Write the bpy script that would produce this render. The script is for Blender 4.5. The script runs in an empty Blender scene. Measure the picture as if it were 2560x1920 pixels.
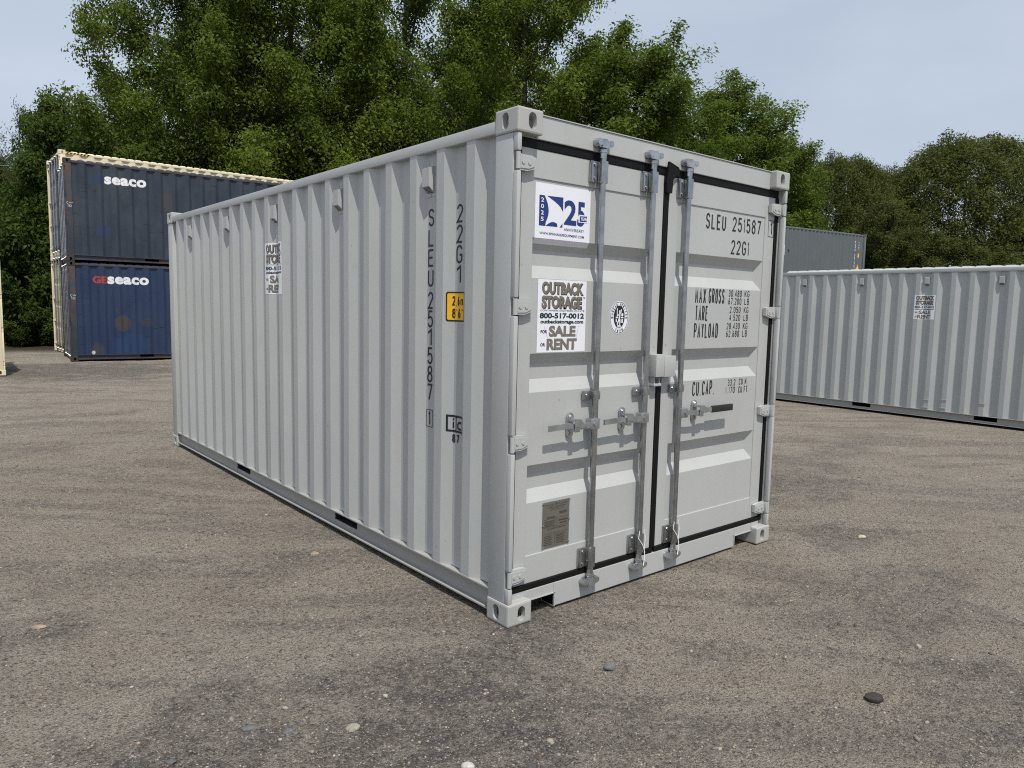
import bpy, bmesh, math, random
import numpy as np
from mathutils import Vector, Matrix, Euler

S = bpy.context.scene
COL = S.collection
R_ = math.radians
random.seed(7)

# ------------------------------------------------------------------ camera
CAM = Vector((-2.293, -2.7585, 1.632))
YAW, PITCH, ROLL, FPX = 0.692694, -0.103745, 0.0213158, 1828.9
cd = bpy.data.cameras.new('camera'); cam = bpy.data.objects.new('camera', cd); COL.objects.link(cam)
fw = Vector((math.sin(YAW)*math.cos(PITCH), math.cos(YAW)*math.cos(PITCH), math.sin(PITCH)))
rt = Vector((math.cos(YAW), -math.sin(YAW), 0)); up = rt.cross(fw)
r2 = math.cos(ROLL)*rt + math.sin(ROLL)*up; u2 = -math.sin(ROLL)*rt + math.cos(ROLL)*up
M = Matrix((r2, u2, -fw)).transposed().to_4x4(); M.translation = CAM
cam.matrix_world = M
cd.sensor_fit = 'HORIZONTAL'; cd.sensor_width = 36; cd.lens = FPX/2560*36
cd.clip_start = 0.05; cd.clip_end = 1500
S.camera = cam

# ------------------------------------------------------------------ light
SUN = Vector((-0.16, -0.53, 1.0)).normalized()          # direction towards the sun
EL = math.asin(SUN.z); AZ = math.atan2(SUN.x, SUN.y)
w = bpy.data.worlds.new('World'); S.world = w; w.use_nodes = True
nt = w.node_tree; nt.nodes.clear()
out = nt.nodes.new('ShaderNodeOutputWorld'); bg = nt.nodes.new('ShaderNodeBackground')
sky = nt.nodes.new('ShaderNodeTexSky'); sky.sky_type = 'NISHITA'; sky.sun_disc = False
sky.sun_elevation = EL; sky.sun_rotation = AZ
sky.air_density = 1.0; sky.dust_density = 4.0; sky.ozone_density = 1.5; sky.altitude = 10
# thin high cloud veil mixed over the clear sky
tc = nt.nodes.new('ShaderNodeTexCoord'); mp = nt.nodes.new('ShaderNodeMapping')
mp.inputs['Scale'].default_value = (1.0, 1.6, 4.0)
cn = nt.nodes.new('ShaderNodeTexNoise'); cn.inputs['Scale'].default_value = 1.7; cn.inputs['Detail'].default_value = 5
cr = nt.nodes.new('ShaderNodeMapRange'); cr.inputs['From Min'].default_value = .3; cr.inputs['From Max'].default_value = .7
cr.inputs['To Min'].default_value = .72; cr.inputs['To Max'].default_value = .95
mx = nt.nodes.new('ShaderNodeMix'); mx.data_type = 'RGBA'
mx.inputs['B'].default_value = (6.15, 7.0, 8.3, 1)
nt.links.new(tc.outputs['Generated'], mp.inputs['Vector']); nt.links.new(mp.outputs['Vector'], cn.inputs['Vector'])
nt.links.new(cn.outputs['Fac'], cr.inputs['Value']); nt.links.new(cr.outputs['Result'], mx.inputs['Factor'])
nt.links.new(sky.outputs['Color'], mx.inputs['A']); nt.links.new(mx.outputs['Result'], bg.inputs['Color'])
bg.inputs['Strength'].default_value = 0.1
nt.links.new(bg.outputs['Background'], out.inputs['Surface'])
sl = bpy.data.lights.new('sun', 'SUN'); so = bpy.data.objects.new('sun', sl); COL.objects.link(so)
sl.energy = 4.2; sl.angle = R_(0.6); sl.color = (1.0, .955, .88)
so.rotation_euler = SUN.to_track_quat('Z', 'Y').to_euler(); so.location = (0, 0, 30)
S.view_settings.view_transform = 'Standard'; S.view_settings.look = 'None'
S.view_settings.exposure = 0; S.view_settings.gamma = 1; S.view_settings.use_curve_mapping = False
try:
    S.cycles.max_bounces = 6; S.cycles.diffuse_bounces = 3; S.cycles.transparent_max_bounces = 4
    S.cycles.use_denoising = False; S.cycles.filter_width = 1.1
except Exception: pass

# ------------------------------------------------------------------ materials
def newmat(name):
    m = bpy.data.materials.new(name); m.use_nodes = True
    n = m.node_tree; b = n.nodes['Principled BSDF']
    return m, n, b
def node(n, t, **k):
    o = n.nodes.new(t)
    for a, v in k.items():
        if a in o.inputs: o.inputs[a].default_value = v
        else: setattr(o, a, v)
    return o
def noise(n, scale, detail=4, rough=.55, stretch=None, coord='Object'):
    t = n.nodes.new('ShaderNodeTexCoord'); v = t.outputs[coord]
    if stretch:
        mpp = n.nodes.new('ShaderNodeMapping'); mpp.inputs['Scale'].default_value = stretch
        n.links.new(v, mpp.inputs['Vector']); v = mpp.outputs['Vector']
    x = n.nodes.new('ShaderNodeTexNoise'); x.inputs['Scale'].default_value = scale
    x.inputs['Detail'].default_value = detail; x.inputs['Roughness'].default_value = rough
    n.links.new(v, x.inputs['Vector']); return x.outputs['Fac']
def rng(n, val, a, b, c=0., d=1.):
    m = n.nodes.new('ShaderNodeMapRange'); m.inputs['From Min'].default_value = a; m.inputs['From Max'].default_value = b
    m.inputs['To Min'].default_value = c; m.inputs['To Max'].default_value = d
    n.links.new(val, m.inputs['Value']); return m.outputs['Result']
def mixc(n, fac, a, b, mode='MIX'):
    m = n.nodes.new('ShaderNodeMix'); m.data_type = 'RGBA'; m.blend_type = mode
    for s, v in (('A', a), ('B', b)):
        if isinstance(v, tuple): m.inputs[s].default_value = (*v[:3], 1)
        else: n.links.new(v, m.inputs[s])
    if isinstance(fac, (int, float)): m.inputs['Factor'].default_value = fac
    else: n.links.new(fac, m.inputs['Factor'])
    return m.outputs['Result']
def mth(n, op, a, b=None):
    m = n.nodes.new('ShaderNodeMath'); m.operation = op
    for i, v in enumerate((a, b)):
        if v is None: continue
        if isinstance(v, (int, float)): m.inputs[i].default_value = v
        else: n.links.new(v, m.inputs[i])
    return m.outputs[0]
def bump(n, b, h, strength, dist):
    x = n.nodes.new('ShaderNodeBump'); x.inputs['Strength'].default_value = strength; x.inputs['Distance'].default_value = dist
    n.links.new(h, x.inputs['Height']); n.links.new(x.outputs['Normal'], b.inputs['Normal'])

def flat(name, c, rough=.6, metal=0, vary=.0, spec=.4):
    m, n, b = newmat(name)
    b.inputs['Base Color'].default_value = (*c, 1); b.inputs['Roughness'].default_value = rough
    b.inputs['Metallic'].default_value = metal; b.inputs['Specular IOR Level'].default_value = spec
    if vary:
        f = noise(n, 14, 5); k = tuple(min(1, v*(1-vary)) for v in c); j = tuple(min(1, v*(1+vary)) for v in c)
        n.links.new(mixc(n, rng(n, f, .3, .7), k, j), b.inputs['Base Color'])
    return m
def paint(name, c, rough=.45, dirt=(.30, .27, .23), dirt_amt=.12, rust=0., rustc=(.075, .038, .024), extra=None, chalk=0., band=None):
    """painted steel: slight tone change, faint vertical run marks, specks of dirt, optional rust"""
    m, n, b = newmat(name)
    big = noise(n, 1.3, 3); streak = noise(n, 9, 4, .6, (1, 1, .06)); fine = noise(n, 60, 3, .6)
    col = mixc(n, rng(n, big, .3, .7), tuple(v*.955 for v in c), tuple(min(1, v*1.03) for v in c))
    col = mixc(n, mth(n, 'MULTIPLY', rng(n, streak, .52, .8), dirt_amt), col, dirt)
    col = mixc(n, mth(n, 'MULTIPLY', rng(n, fine, .62, .78), dirt_amt*.9), col, dirt)
    if chalk:
        f = mth(n, 'MULTIPLY', rng(n, noise(n, 2.2, 5, .65, (1, 1, .5)), .42, .75), chalk)
        col = mixc(n, f, col, (.16, .165, .18))
    chip = mth(n, 'MULTIPLY', rng(n, noise(n, 38, 2, .5, (1, 1, .5)), .735, .75), rng(n, noise(n, 1.9, 3), .5, .62))
    col = mixc(n, mth(n, 'MULTIPLY', chip, .55), col, tuple(v*.35 for v in c))
    if extra: col = extra(n, col)
    ro = rough
    if rust:
        r1 = noise(n, 3.1, 7, .68, (1, 1, .45)); r2n = noise(n, 16, 6, .7, (1, 1, .35))
        rm = mth(n, 'ADD', mth(n, 'MULTIPLY', r1, .65), mth(n, 'MULTIPLY', r2n, .35))
        f = rng(n, rm, .66-rust, .72-rust)
        rc = mixc(n, rng(n, noise(n, 25, 4), .35, .65), rustc, tuple(v*1.9 for v in rustc))
        col = mixc(n, f, col, rc)
        rr = n.nodes.new('ShaderNodeMapRange'); n.links.new(f, rr.inputs['Value'])
        rr.inputs['To Min'].default_value = rough; rr.inputs['To Max'].default_value = .9
        n.links.new(rr.outputs['Result'], b.inputs['Roughness'])
    else:
        n.links.new(rng(n, fine, .3, .7, rough-.05, rough+.08), b.inputs['Roughness'])
    n.links.new(col, b.inputs['Base Color']); b.inputs['Specular IOR Level'].default_value = .4
    h = mth(n, 'ADD', noise(n, 5, 2, .5), mth(n, 'MULTIPLY', noise(n, 180, 2), .12))
    bump(n, b, h, .12, .01)
    return m

MWHITE = paint('light_grey_paint', (.408, .418, .410), .36, dirt_amt=.16)
MCASTW = paint('chipped_light_grey_paint', (.39, .39, .375), .42, dirt_amt=.3, rust=.035)
MRAILW = paint('shaded_light_grey_paint', (.32, .315, .30), .5, dirt_amt=.4)  # shade of the recessed bottom rails painted in with darker grey and dirt
MWHITE2 = paint('light_grey_paint_b', (.385, .405, .40), .42, dirt_amt=.16)
MCREAM = paint('cream_paint', (.70, .62, .44), .55, dirt_amt=.2, rust=.03)
MGREY = paint('slate_grey_paint', (.092, .108, .116), .5, dirt_amt=.1)
def blue_patches(n, col):
    """bare brown round spot, brighter repainted patch low on the side"""
    t = n.nodes.new('ShaderNodeTexCoord'); sp = n.nodes.new('ShaderNodeSeparateXYZ'); n.links.new(t.outputs['Object'], sp.inputs[0])
    wob = mth(n, 'MULTIPLY', mth(n, 'SUBTRACT', noise(n, 7, 6, .7), .5), 1.1)
    def ell(y, z, ry, rz, soft):
        a = mth(n, 'POWER', mth(n, 'DIVIDE', mth(n, 'SUBTRACT', sp.outputs['Y'], y), ry), 2)
        b_ = mth(n, 'POWER', mth(n, 'DIVIDE', mth(n, 'SUBTRACT', sp.outputs['Z'], z), rz), 2)
        return rng(n, mth(n, 'ADD', mth(n, 'ADD', a, b_), wob), 1+soft, 1-soft)
    col = mixc(n, mth(n, 'MULTIPLY', ell(1.42, .42, .40, .30, .5), .45), col, (.014, .05, .14))
    col = mixc(n, mth(n, 'MULTIPLY', ell(1.24, .99, .2, .22, .14), .85), col, (.052, .044, .041))
    col = mixc(n, mth(n, 'MULTIPLY', ell(1.86, 1.02, .14, .11, .3), .55), col, (.05, .043, .041))
    col = mixc(n, mth(n, 'MULTIPLY', ell(.62, .28, .15, .2, .4), .6), col, (.055, .046, .042))
    col = mixc(n, mth(n, 'MULTIPLY', ell(.53, .22, .045, .05, .2), .9), col, (.55, .56, .56))
    return col
def scrapes(n, col):
    """short dark horizontal scuffs and a few pale scratches"""
    h = noise(n, 3.2, 3, .5, (1, 1.1, 9)); k = noise(n, 1.4, 2)
    f = mth(n, 'MULTIPLY', rng(n, h, .655, .685), rng(n, k, .45, .6))
    col = mixc(n, mth(n, 'MULTIPLY', f, .85), col, (.008, .008, .009))
    v = noise(n, 6, 4, .6, (1, 1, .25))
    return mixc(n, mth(n, 'MULTIPLY', rng(n, v, .70, .76), .4), col, (.11, .115, .125))
def blue_patches_upper(n, col):
    t = n.nodes.new('ShaderNodeTexCoord'); sp = n.nodes.new('ShaderNodeSeparateXYZ'); n.links.new(t.outputs['Object'], sp.inputs[0])
    wob = mth(n, 'MULTIPLY', mth(n, 'SUBTRACT', noise(n, 8, 6, .7), .5), 1.0)
    def ell(y, z, ry, rz, soft):
        a = mth(n, 'POWER', mth(n, 'DIVIDE', mth(n, 'SUBTRACT', sp.outputs['Y'], y), ry), 4)
        b_ = mth(n, 'POWER', mth(n, 'DIVIDE', mth(n, 'SUBTRACT', sp.outputs['Z'], z), rz), 4)
        return rng(n, mth(n, 'ADD', mth(n, 'ADD', a, b_), wob), 1+soft, 1-soft)
    col = mixc(n, mth(n, 'MULTIPLY', ell(.76, 2.12, .2, .1, .1), .8), col, (.016, .034, .085))   # painted-over strip
    col = mixc(n, mth(n, 'MULTIPLY', ell(.86, .82, .18, .13, .2), .8), col, (.016, .034, .095))
    col = mixc(n, mth(n, 'MULTIPLY', ell(2.42, 1.70, .12, .26, .6), .5), col, (.055, .05, .042))
    return col
MBLUE = paint('weathered_blue_paint', (.019, .029, .046), .55, dirt=(.06, .06, .062), dirt_amt=.35, rust=.055, rustc=(.045, .036, .032), chalk=.16, extra=lambda n, c: scrapes(n, blue_patches_upper(n, c)))
MBLUE2 = paint('royal_blue_paint', (.013, .029, .074), .5, dirt=(.05, .05, .06), dirt_amt=.3, rust=.05, rustc=(.045, .034, .03), chalk=.06, extra=lambda n, c: scrapes(n, blue_patches(n, c)))
MBPOST = paint('rusty_blue_post_paint', (.032, .037, .05), .6, dirt=(.05, .045, .042), dirt_amt=.35, rust=.165, rustc=(.052, .034, .027), chalk=.2)
MRUST = paint('rusted_steel', (.042, .029, .025), .8, dirt=(.03, .025, .022), dirt_amt=.4, rust=.08, rustc=(.045, .03, .024))
MGREYDOOR = paint('pale_weathered_door_paint', (.20, .21, .225), .55, dirt_amt=.3, rust=.05)
MRUB = flat('black_rubber', (.007, .007, .0075), .6, spec=.15)
MGALV = flat('galvanised_steel', (.36, .37, .375), .30, .95, .22)
MGALVB = flat('bright_zinc', (.42, .44, .455), .33, .85, .25)
MDARK = flat('dark_underframe', (.03, .03, .031), .8)
MINK = flat('black_lettering', (.014, .014, .016), .5)
MPAPER = flat('white_vinyl', (.74, .75, .80), .35)
MNAVY = flat('navy_print', (.012, .035, .16), .4)
MTEAL = flat('dark_green_print', (.01, .028, .03), .4)
MOLIVE = flat('grey_brown_print', (.165, .15, .12), .45)
MOLIVED = flat('dark_print_edge', (.05, .047, .04), .45)
MYEL = flat('yellow_vinyl', (.78, .44, .02), .4)
MWTXT = flat('white_lettering', (.72, .73, .74), .5, vary=.05)
MRED = flat('red_lettering', (.36, .045, .035), .5)
MPLATE = flat('engraved_metal_plate', (.17, .155, .135), .4, .35, .08)
MBONE = flat('white_cord', (.7, .7, .68), .7)
MGRIP = flat('black_plastic_grip', (.018, .018, .018), .4)
MWIRE = flat('cable', (.25, .25, .25), .6)

# ------------------------------------------------------------------ mesh helpers
class MB:
    def __init__(s): s.v = []; s.f = []
    def add(s, v, f):
        k = len(s.v); s.v += [tuple(p) for p in v]; s.f += [tuple(i+k for i in q) for q in f]; return s
    def box(s, x0, x1, y0, y1, z0, z1, c=0.):
        x0, x1 = sorted((x0, x1)); y0, y1 = sorted((y0, y1)); z0, z1 = sorted((z0, z1))
        if c <= 0:
            v = [(x, y, z) for z in (z0, z1) for y in (y0, y1) for x in (x0, x1)]
            return s.add(v, [(0, 2, 3, 1), (4, 5, 7, 6), (0, 1, 5, 4), (2, 6, 7, 3), (0, 4, 6, 2), (1, 3, 7, 5)])
        c = min(c, (x1-x0)*.49, (y1-y0)*.49, (z1-z0)*.49)
        bm = bmesh.new(); bmesh.ops.create_cube(bm, size=1)
        bmesh.ops.scale(bm, vec=(x1-x0, y1-y0, z1-z0), verts=bm.verts)
        bmesh.ops.translate(bm, vec=((x0+x1)/2, (y0+y1)/2, (z0+z1)/2), verts=bm.verts)
        bmesh.ops.bevel(bm, geom=list(bm.edges), offset=c, segments=2, profile=.6, affect='EDGES')
        return s.bm(bm)
    def bm(s, bm):
        bm.verts.index_update()
        s.add([v.co for v in bm.verts], [[v.index for v in f.verts] for f in bm.faces]); bm.free(); return s
    def cyl(s, p0, p1, r, n=12, r1=None):
        p0 = Vector(p0); p1 = Vector(p1); d = (p1-p0).normalized(); r1 = r if r1 is None else r1
        a = d.orthogonal().normalized(); b = d.cross(a); v = []
        for p, q in ((p0, r), (p1, r1)):
            for i in range(n):
                t = 2*math.pi*i/n; v.append(p+q*(math.cos(t)*a+math.sin(t)*b))
        return s.add(v, [(i, (i+1) % n, n+(i+1) % n, n+i) for i in range(n)]+[tuple(range(n))[::-1], tuple(range(n, 2*n))])
    def tube(s, pts, rad, n=6):
        pts = [Vector(p) for p in pts]; k = len(pts); rad = [float(rad)]*k if isinstance(rad, (int, float)) else [float(q) for q in rad]; v = []
        a = None
        for i in range(k):
            d = (pts[min(i+1, k-1)]-pts[max(i-1, 0)]).normalized()
            if a is None: a = d.orthogonal().normalized()
            a = (a-d*a.dot(d)).normalized(); b = d.cross(a)
            for j in range(n):
                t = 2*math.pi*j/n; v.append(pts[i]+rad[i]*(math.cos(t)*a+math.sin(t)*b))
        f = [(i*n+j, i*n+(j+1) % n, (i+1)*n+(j+1) % n, (i+1)*n+j) for i in range(k-1) for j in range(n)]
        f += [tuple(range(n))[::-1], tuple(range((k-1)*n, k*n))]
        return s.add(v, f)
    def prism(s, poly, fn, d0, d1):
        """poly of (a,b); fn(a,b,d) -> xyz; between depths d0 and d1"""
        n = len(poly)
        v = [fn(a, b, d0) for a, b in poly]+[fn(a, b, d1) for a, b in poly]
        return s.add(v, [tuple(range(n)), tuple(range(n, 2*n))[::-1]]+[(i, i+n, (i+1) % n+n, (i+1) % n) for i in range(n)])
    def build(s, name, mat, parent=None, smooth=False, label=None):
        me = bpy.data.meshes.new(name); me.from_pydata([tuple(p) for p in s.v], [], s.f); me.validate()
        bm = bmesh.new(); bm.from_mesh(me); bmesh.ops.recalc_face_normals(bm, faces=bm.faces); bm.to_mesh(me); bm.free()
        if smooth:
            me.polygons.foreach_set('use_smooth', [True]*len(me.polygons))
            try: me.set_sharp_from_angle(angle=R_(40))
            except Exception: pass
        me.materials.append(mat)
        return link(name, me, parent, label)
def link(name, me, parent=None, label=None):
    o = bpy.data.objects.new(name, me); COL.objects.link(o)
    if parent is not None: o.parent = parent
    if label: o['label'] = label
    return o
def thing(name, label, cat, loc=(0, 0, 0), rz=0., group=None):
    o = bpy.data.objects.new(name, None); COL.objects.link(o); o.location = loc; o.rotation_euler = (0, 0, rz)
    o.empty_display_size = .2
    o['label'] = label; o['category'] = cat
    if group: o['group'] = group
    return o

# ------------------------------------------------------------------ lettering
def arc(cx, cy, rx, ry, a0, a1, n=9):
    return [(cx+rx*math.cos(R_(a0+(a1-a0)*i/(n-1))), cy+ry*math.sin(R_(a0+(a1-a0)*i/(n-1)))) for i in range(n)]
G = {
 'S': [arc(.5, .76, .5, .24, 12, 270, 11)+arc(.5, .26, .5, .26, 90, -168, 11)[1:]],
 'L': [[(0, 1), (0, 0), (1, 0)]], 'E': [[(1, 1), (0, 1), (0, 0), (1, 0)], [(0, .52), (.85, .52)]],
 'F': [[(1, 1), (0, 1), (0, 0)], [(0, .52), (.85, .52)]],
 'U': [[(0, 1)]+arc(.5, .24, .5, .24, 180, 360)+[(1, 1)]],
 '0': [arc(.5, .74, .5, .26, 0, 180)+arc(.5, .26, .5, .26, 180, 360)+[(1, .74)]],
 '1': [[(.0, .80), (.75, 1), (.75, 0)]],
 '2': [arc(.5, .73, .5, .27, 170, -25, 10)+[(0, 0), (1, 0)]],
 '3': [arc(.5, .76, .48, .24, 160, -90, 10)+arc(.5, .26, .5, .26, 90, -160, 10)[1:]],
 '4': [[(.72, 0), (.72, 1), (0, .28), (1, .28)]],
 '5': [[(.95, 1), (.12, 1), (.08, .56)]+arc(.48, .32, .52, .32, 125, -160, 12)],
 '6': [[(.8, 1), (.35, .8), (.05, .45)], arc(.5, .28, .5, .28, 0, 360, 15)],
 '7': [[(0, 1), (1, 1), (.35, 0)]],
 '8': [arc(.5, .77, .44, .23, -90, 270, 14), arc(.5, .27, .5, .27, 90, 450, 15)],
 'G': [arc(.5, .74, .5, .26, 15, 180)+arc(.5, .26, .5, .26, 180, 360)+[(1, .46), (.55, .46)]],
 'C': [arc(.5, .74, .5, .26, 12, 180)+arc(.5, .26, .5, .26, 180, 348)],
 'M': [[(0, 0), (0, 1), (.5, .3), (1, 1), (1, 0)]], 'A': [[(0, 0), (.5, 1), (1, 0)], [(.2, .33), (.8, .33)]],
 'X': [[(0, 0), (1, 1)], [(0, 1), (1, 0)]], 'T': [[(0, 1), (1, 1)], [(.5, 1), (.5, 0)]],
 'R': [[(0, 0), (0, 1), (.5, 1)]+arc(.55, .75, .45, .25, 90, -90, 8)+[(0, .5)], [(.5, .5), (1, 0)]],
 'P': [[(0, 0), (0, 1), (.5, 1)]+arc(.55, .73, .45, .27, 90, -90, 8)+[(0, .46)]],
 'Y': [[(0, 1), (.5, .5), (1, 1)], [(.5, .5), (.5, 0)]], 'I': [[(.5, 0), (.5, 1)]], 'V': [[(0, 1), (.5, 0), (1, 1)]],
 'D': [[(0, 0), (0, 1), (.4, 1)]+arc(.45, .7, .55, .3, 90, 0, 6)+arc(.45, .3, .55, .3, 0, -90, 6)+[(0, 0)]],
 'K': [[(0, 0), (0, 1)], [(1, 1), (0, .4)], [(.3, .58), (1, 0)]],
 'B': [[(0, .52), (0, 1), (.5, 1)]+arc(.5, .76, .42, .24, 90, -90, 7)+[(0, .52), (0, 0), (.5, 0)]+arc(.5, .26, .5, .26, -90, 90, 7)],
 'O': None, '.': [[(.5, -.02), (.5, .07)]], ',': [[(.6, .06), (.35, -.14)]], "'": [[(.5, 1), (.5, .78)]],
 '"': [[(.25, 1), (.25, .78)], [(.75, 1), (.75, .78)]],
 'm': [[(0, 0), (0, .62)], [(0, .5)]+arc(.25, .5, .22, .14, 150, 0, 6)+[(.47, 0)], [(.5, .5)]+arc(.75, .5, .24, .14, 150, 0, 6)+[(1, 0)]],
}
G['O'] = G['0']
def ribbon(pts, hw):
    P = [Vector(p) for p in pts]; n = len(P); L = []; Rr = []
    closed = (P[0]-P[-1]).length < 1e-6 and n > 3
    for i in range(n):
        if closed: a = P[i-1] if i > 0 else P[-2]; b = P[i+1] if i < n-1 else P[1]
        else: a = P[i-1] if i > 0 else None; b = P[i+1] if i < n-1 else None
        d1 = (P[i]-a).normalized() if a is not None else None; d2 = (b-P[i]).normalized() if b is not None else None
        if d1 is None: d1 = d2
        if d2 is None: d2 = d1
        n1 = Vector((-d1.y, d1.x)); n2 = Vector((-d2.y, d2.x)); m = n1+n2
        if m.length < 1e-4: m = n1
        m.normalize(); k = hw/max(.42, m.dot(n1))
        L.append(P[i]+m*k); Rr.append(P[i]-m*k)
    v = [(p.x, p.y) for p in L+Rr]
    return v, [(i, i+1, n+i+1, n+i) for i in range(n-1)]
def stroke_glyph(ch, x0, y0, w, h, sw):
    """returns list of (verts2d, faces) for one container stencil character"""
    res = []
    for pl in G[ch]:
        pts = [(x0+sw/2+px*(w-sw), y0+sw/2+py*(h-sw)) for px, py in pl]
        res.append(ribbon(pts, sw/2))
    return res
def stroke_text(txt, x0, x1, y0, y1, sw=None):
    """characters evenly spread over the box"""
    h = y1-y0; sw = sw or h*.135
    wd = [(.42 if c in ".,'1I" else (1.0 if c != ' ' else .7)) for c in txt]
    gap = .36; tot = sum(wd)+gap*(len(txt)-1); k = (x1-x0)/tot; x = x0; res = []
    for c, q in zip(txt, wd):
        if c != ' ': res += stroke_glyph(c, x, y0, q*k, h, min(sw, q*k*.42))
        x += (q+gap)*k
    return res
_fc = {}
def font_shape(txt, bold=0., spacing=1.):
    key = (txt, bold, spacing)
    if key not in _fc:
        c = bpy.data.curves.new('t', 'FONT'); c.body = txt; c.size = 1; c.offset = bold; c.space_character = spacing
        c.resolution_u = 4; c.fill_mode = 'FRONT'
        o = bpy.data.objects.new('t', c); me = o.to_mesh()
        v = [(p.co.x, p.co.y) for p in me.vertices]; f = [tuple(p.vertices) for p in me.polygons]
        o.to_mesh_clear(); bpy.data.objects.remove(o); bpy.data.curves.remove(c)
        _fc[key] = (v, f)
    return _fc[key]
def font_text(txt, x0, x1, y0, y1, bold=.0, spacing=1.):
    v, f = font_shape(txt, bold, spacing)
    a = min(p[0] for p in v); b = max(p[0] for p in v); c = min(p[1] for p in v); d = max(p[1] for p in v)
    return [([(x0+(p[0]-a)/(b-a)*(x1-x0), y0+(p[1]-c)/(d-c)*(y1-y0)) for p in v], f)]
def rect2(x0, x1, y0, y1): return [([(x0, y0), (x1, y0), (x1, y1), (x0, y1)], [(0, 1, 2, 3)])]
def poly2(p): return [(list(p), [tuple(range(len(p)))])]
def frame2(x0, x1, y0, y1, t):
    return rect2(x0, x1, y0, y0+t)+rect2(x0, x1, y1-t, y1)+rect2(x0, x0+t, y0+t, y1-t)+rect2(x1-t, x1, y0+t, y1-t)
def rrect(x0, x1, y0, y1, r):
    p = []
    for cx, cy, a in ((x1-r, y1-r, 0), (x0+r, y1-r, 90), (x0+r, y0+r, 180), (x1-r, y0+r, 270)):
        p += arc(cx, cy, r, r, a, a+90, 5)
    return p
def decal(name, shapes, fn, mat, parent, knees=(), off=.001, label=None, vk=()):
    """flat print laid on a surface: fn(u,v,off)->xyz; the print is cut at the folds of that surface (knees) so it follows them"""
    mb = MB(); e = 0
    for v, f in shapes:
        us = [p[0] for p in v]; vs = [p[1] for p in v]
        ks = [k for k in knees if min(us)+1e-5 < k < max(us)-1e-5]; kv = [k for k in vk if min(vs)+1e-5 < k < max(vs)-1e-5]
        if ks or kv:
            bm = bmesh.new(); bv = [bm.verts.new((p[0], p[1], 0)) for p in v]
            for q in f:
                try: bm.faces.new([bv[i] for i in q])
                except Exception: pass
            for k in ks: bmesh.ops.bisect_plane(bm, geom=bm.verts[:]+bm.edges[:]+bm.faces[:], plane_co=(k, 0, 0), plane_no=(1, 0, 0))
            for k in kv: bmesh.ops.bisect_plane(bm, geom=bm.verts[:]+bm.edges[:]+bm.faces[:], plane_co=(0, k, 0), plane_no=(0, 1, 0))
            bm.verts.index_update(); v = [(p.co.x, p.co.y) for p in bm.verts]; f = [[p.index for p in q.verts] for q in bm.faces]; bm.free()
        mb.add([fn(a, b, off+e) for a, b in v], f); e += .00006
    return mb.build(name, mat, parent, label=label)

# ------------------------------------------------------------------ corner casting (hollow block with stadium holes)
def casting_mesh():
    def tmp(mb):
        me = bpy.data.meshes.new('t'); me.from_pydata([tuple(p) for p in mb.v], [], mb.f)
        bm = bmesh.new(); bm.from_mesh(me); bmesh.ops.recalc_face_normals(bm, faces=bm.faces); bm.to_mesh(me); bm.free()
        o = bpy.data.objects.new('t', me); COL.objects.link(o); return o
    base = tmp(MB().box(0, .162, 0, .178, 0, .118, .010))
    cut = [tmp(MB().box(.028, .140, .028, .150, .026, .092))]
    def stadium(cx, cy, w, h, n=10):
        r = w/2; s = h/2-r
        return [(cx+r*math.cos(math.pi*i/n), cy+s+r*math.sin(math.pi*i/n)) for i in range(n+1)] + \
               [(cx+r*math.cos(math.pi+math.pi*i/n), cy-s+r*math.sin(math.pi+math.pi*i/n)) for i in range(n+1)]
    cut.append(tmp(MB().prism(stadium(.098, .058, .050, .080), lambda a, b, d: (d, a, b), -.02, .06)))
    cut.append(tmp(MB().prism(stadium(.092, .058, .050, .080), lambda a, b, d: (a, d, b), -.02, .06)))
    cut.append(tmp(MB().prism(stadium(.085, .095, .06, .10), lambda a, b, d: (a, b, d), -.02, .06)))
    for c in cut:
        m = base.modifiers.new('b', 'BOOLEAN'); m.operation = 'DIFFERENCE'; m.object = c; m.solver = 'EXACT'
    dg = bpy.context.evaluated_depsgraph_get(); me = bpy.data.meshes.new_from_object(base.evaluated_get(dg))
    for o in [base]+cut: bpy.data.objects.remove(o)
    return [tuple(v.co) for v in me.vertices], [tuple(p.vertices) for p in me.polygons]
CAST = casting_mesh()

# ------------------------------------------------------------------ containers
W = 2.438
DY, DP = .062, .068            # door frame face, pressed door panel face
def stations(y0, y1, first, P, c, s, dep):
    """corrugation profile (y, depth) from y0 to y1; first = near edge of the first crest"""
    st = [(y0, dep)]; e = first
    while e+c+s < y1-.01:
        for y, d in ((e-s, dep), (e, 0.), (e+c, 0.), (e+c+s, dep)):
            if y > st[-1][0]+1e-4: st.append((y, d))
        e += P
    st.append((y1, dep)); return st
def depth_at(st, y): return float(np.interp(y, [a for a, _ in st], [d for _, d in st]))

def notch_zs(H): return [(.200, .292), (.902, .994), (1.594, 1.682), (H-.297, H-.206)]

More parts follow.
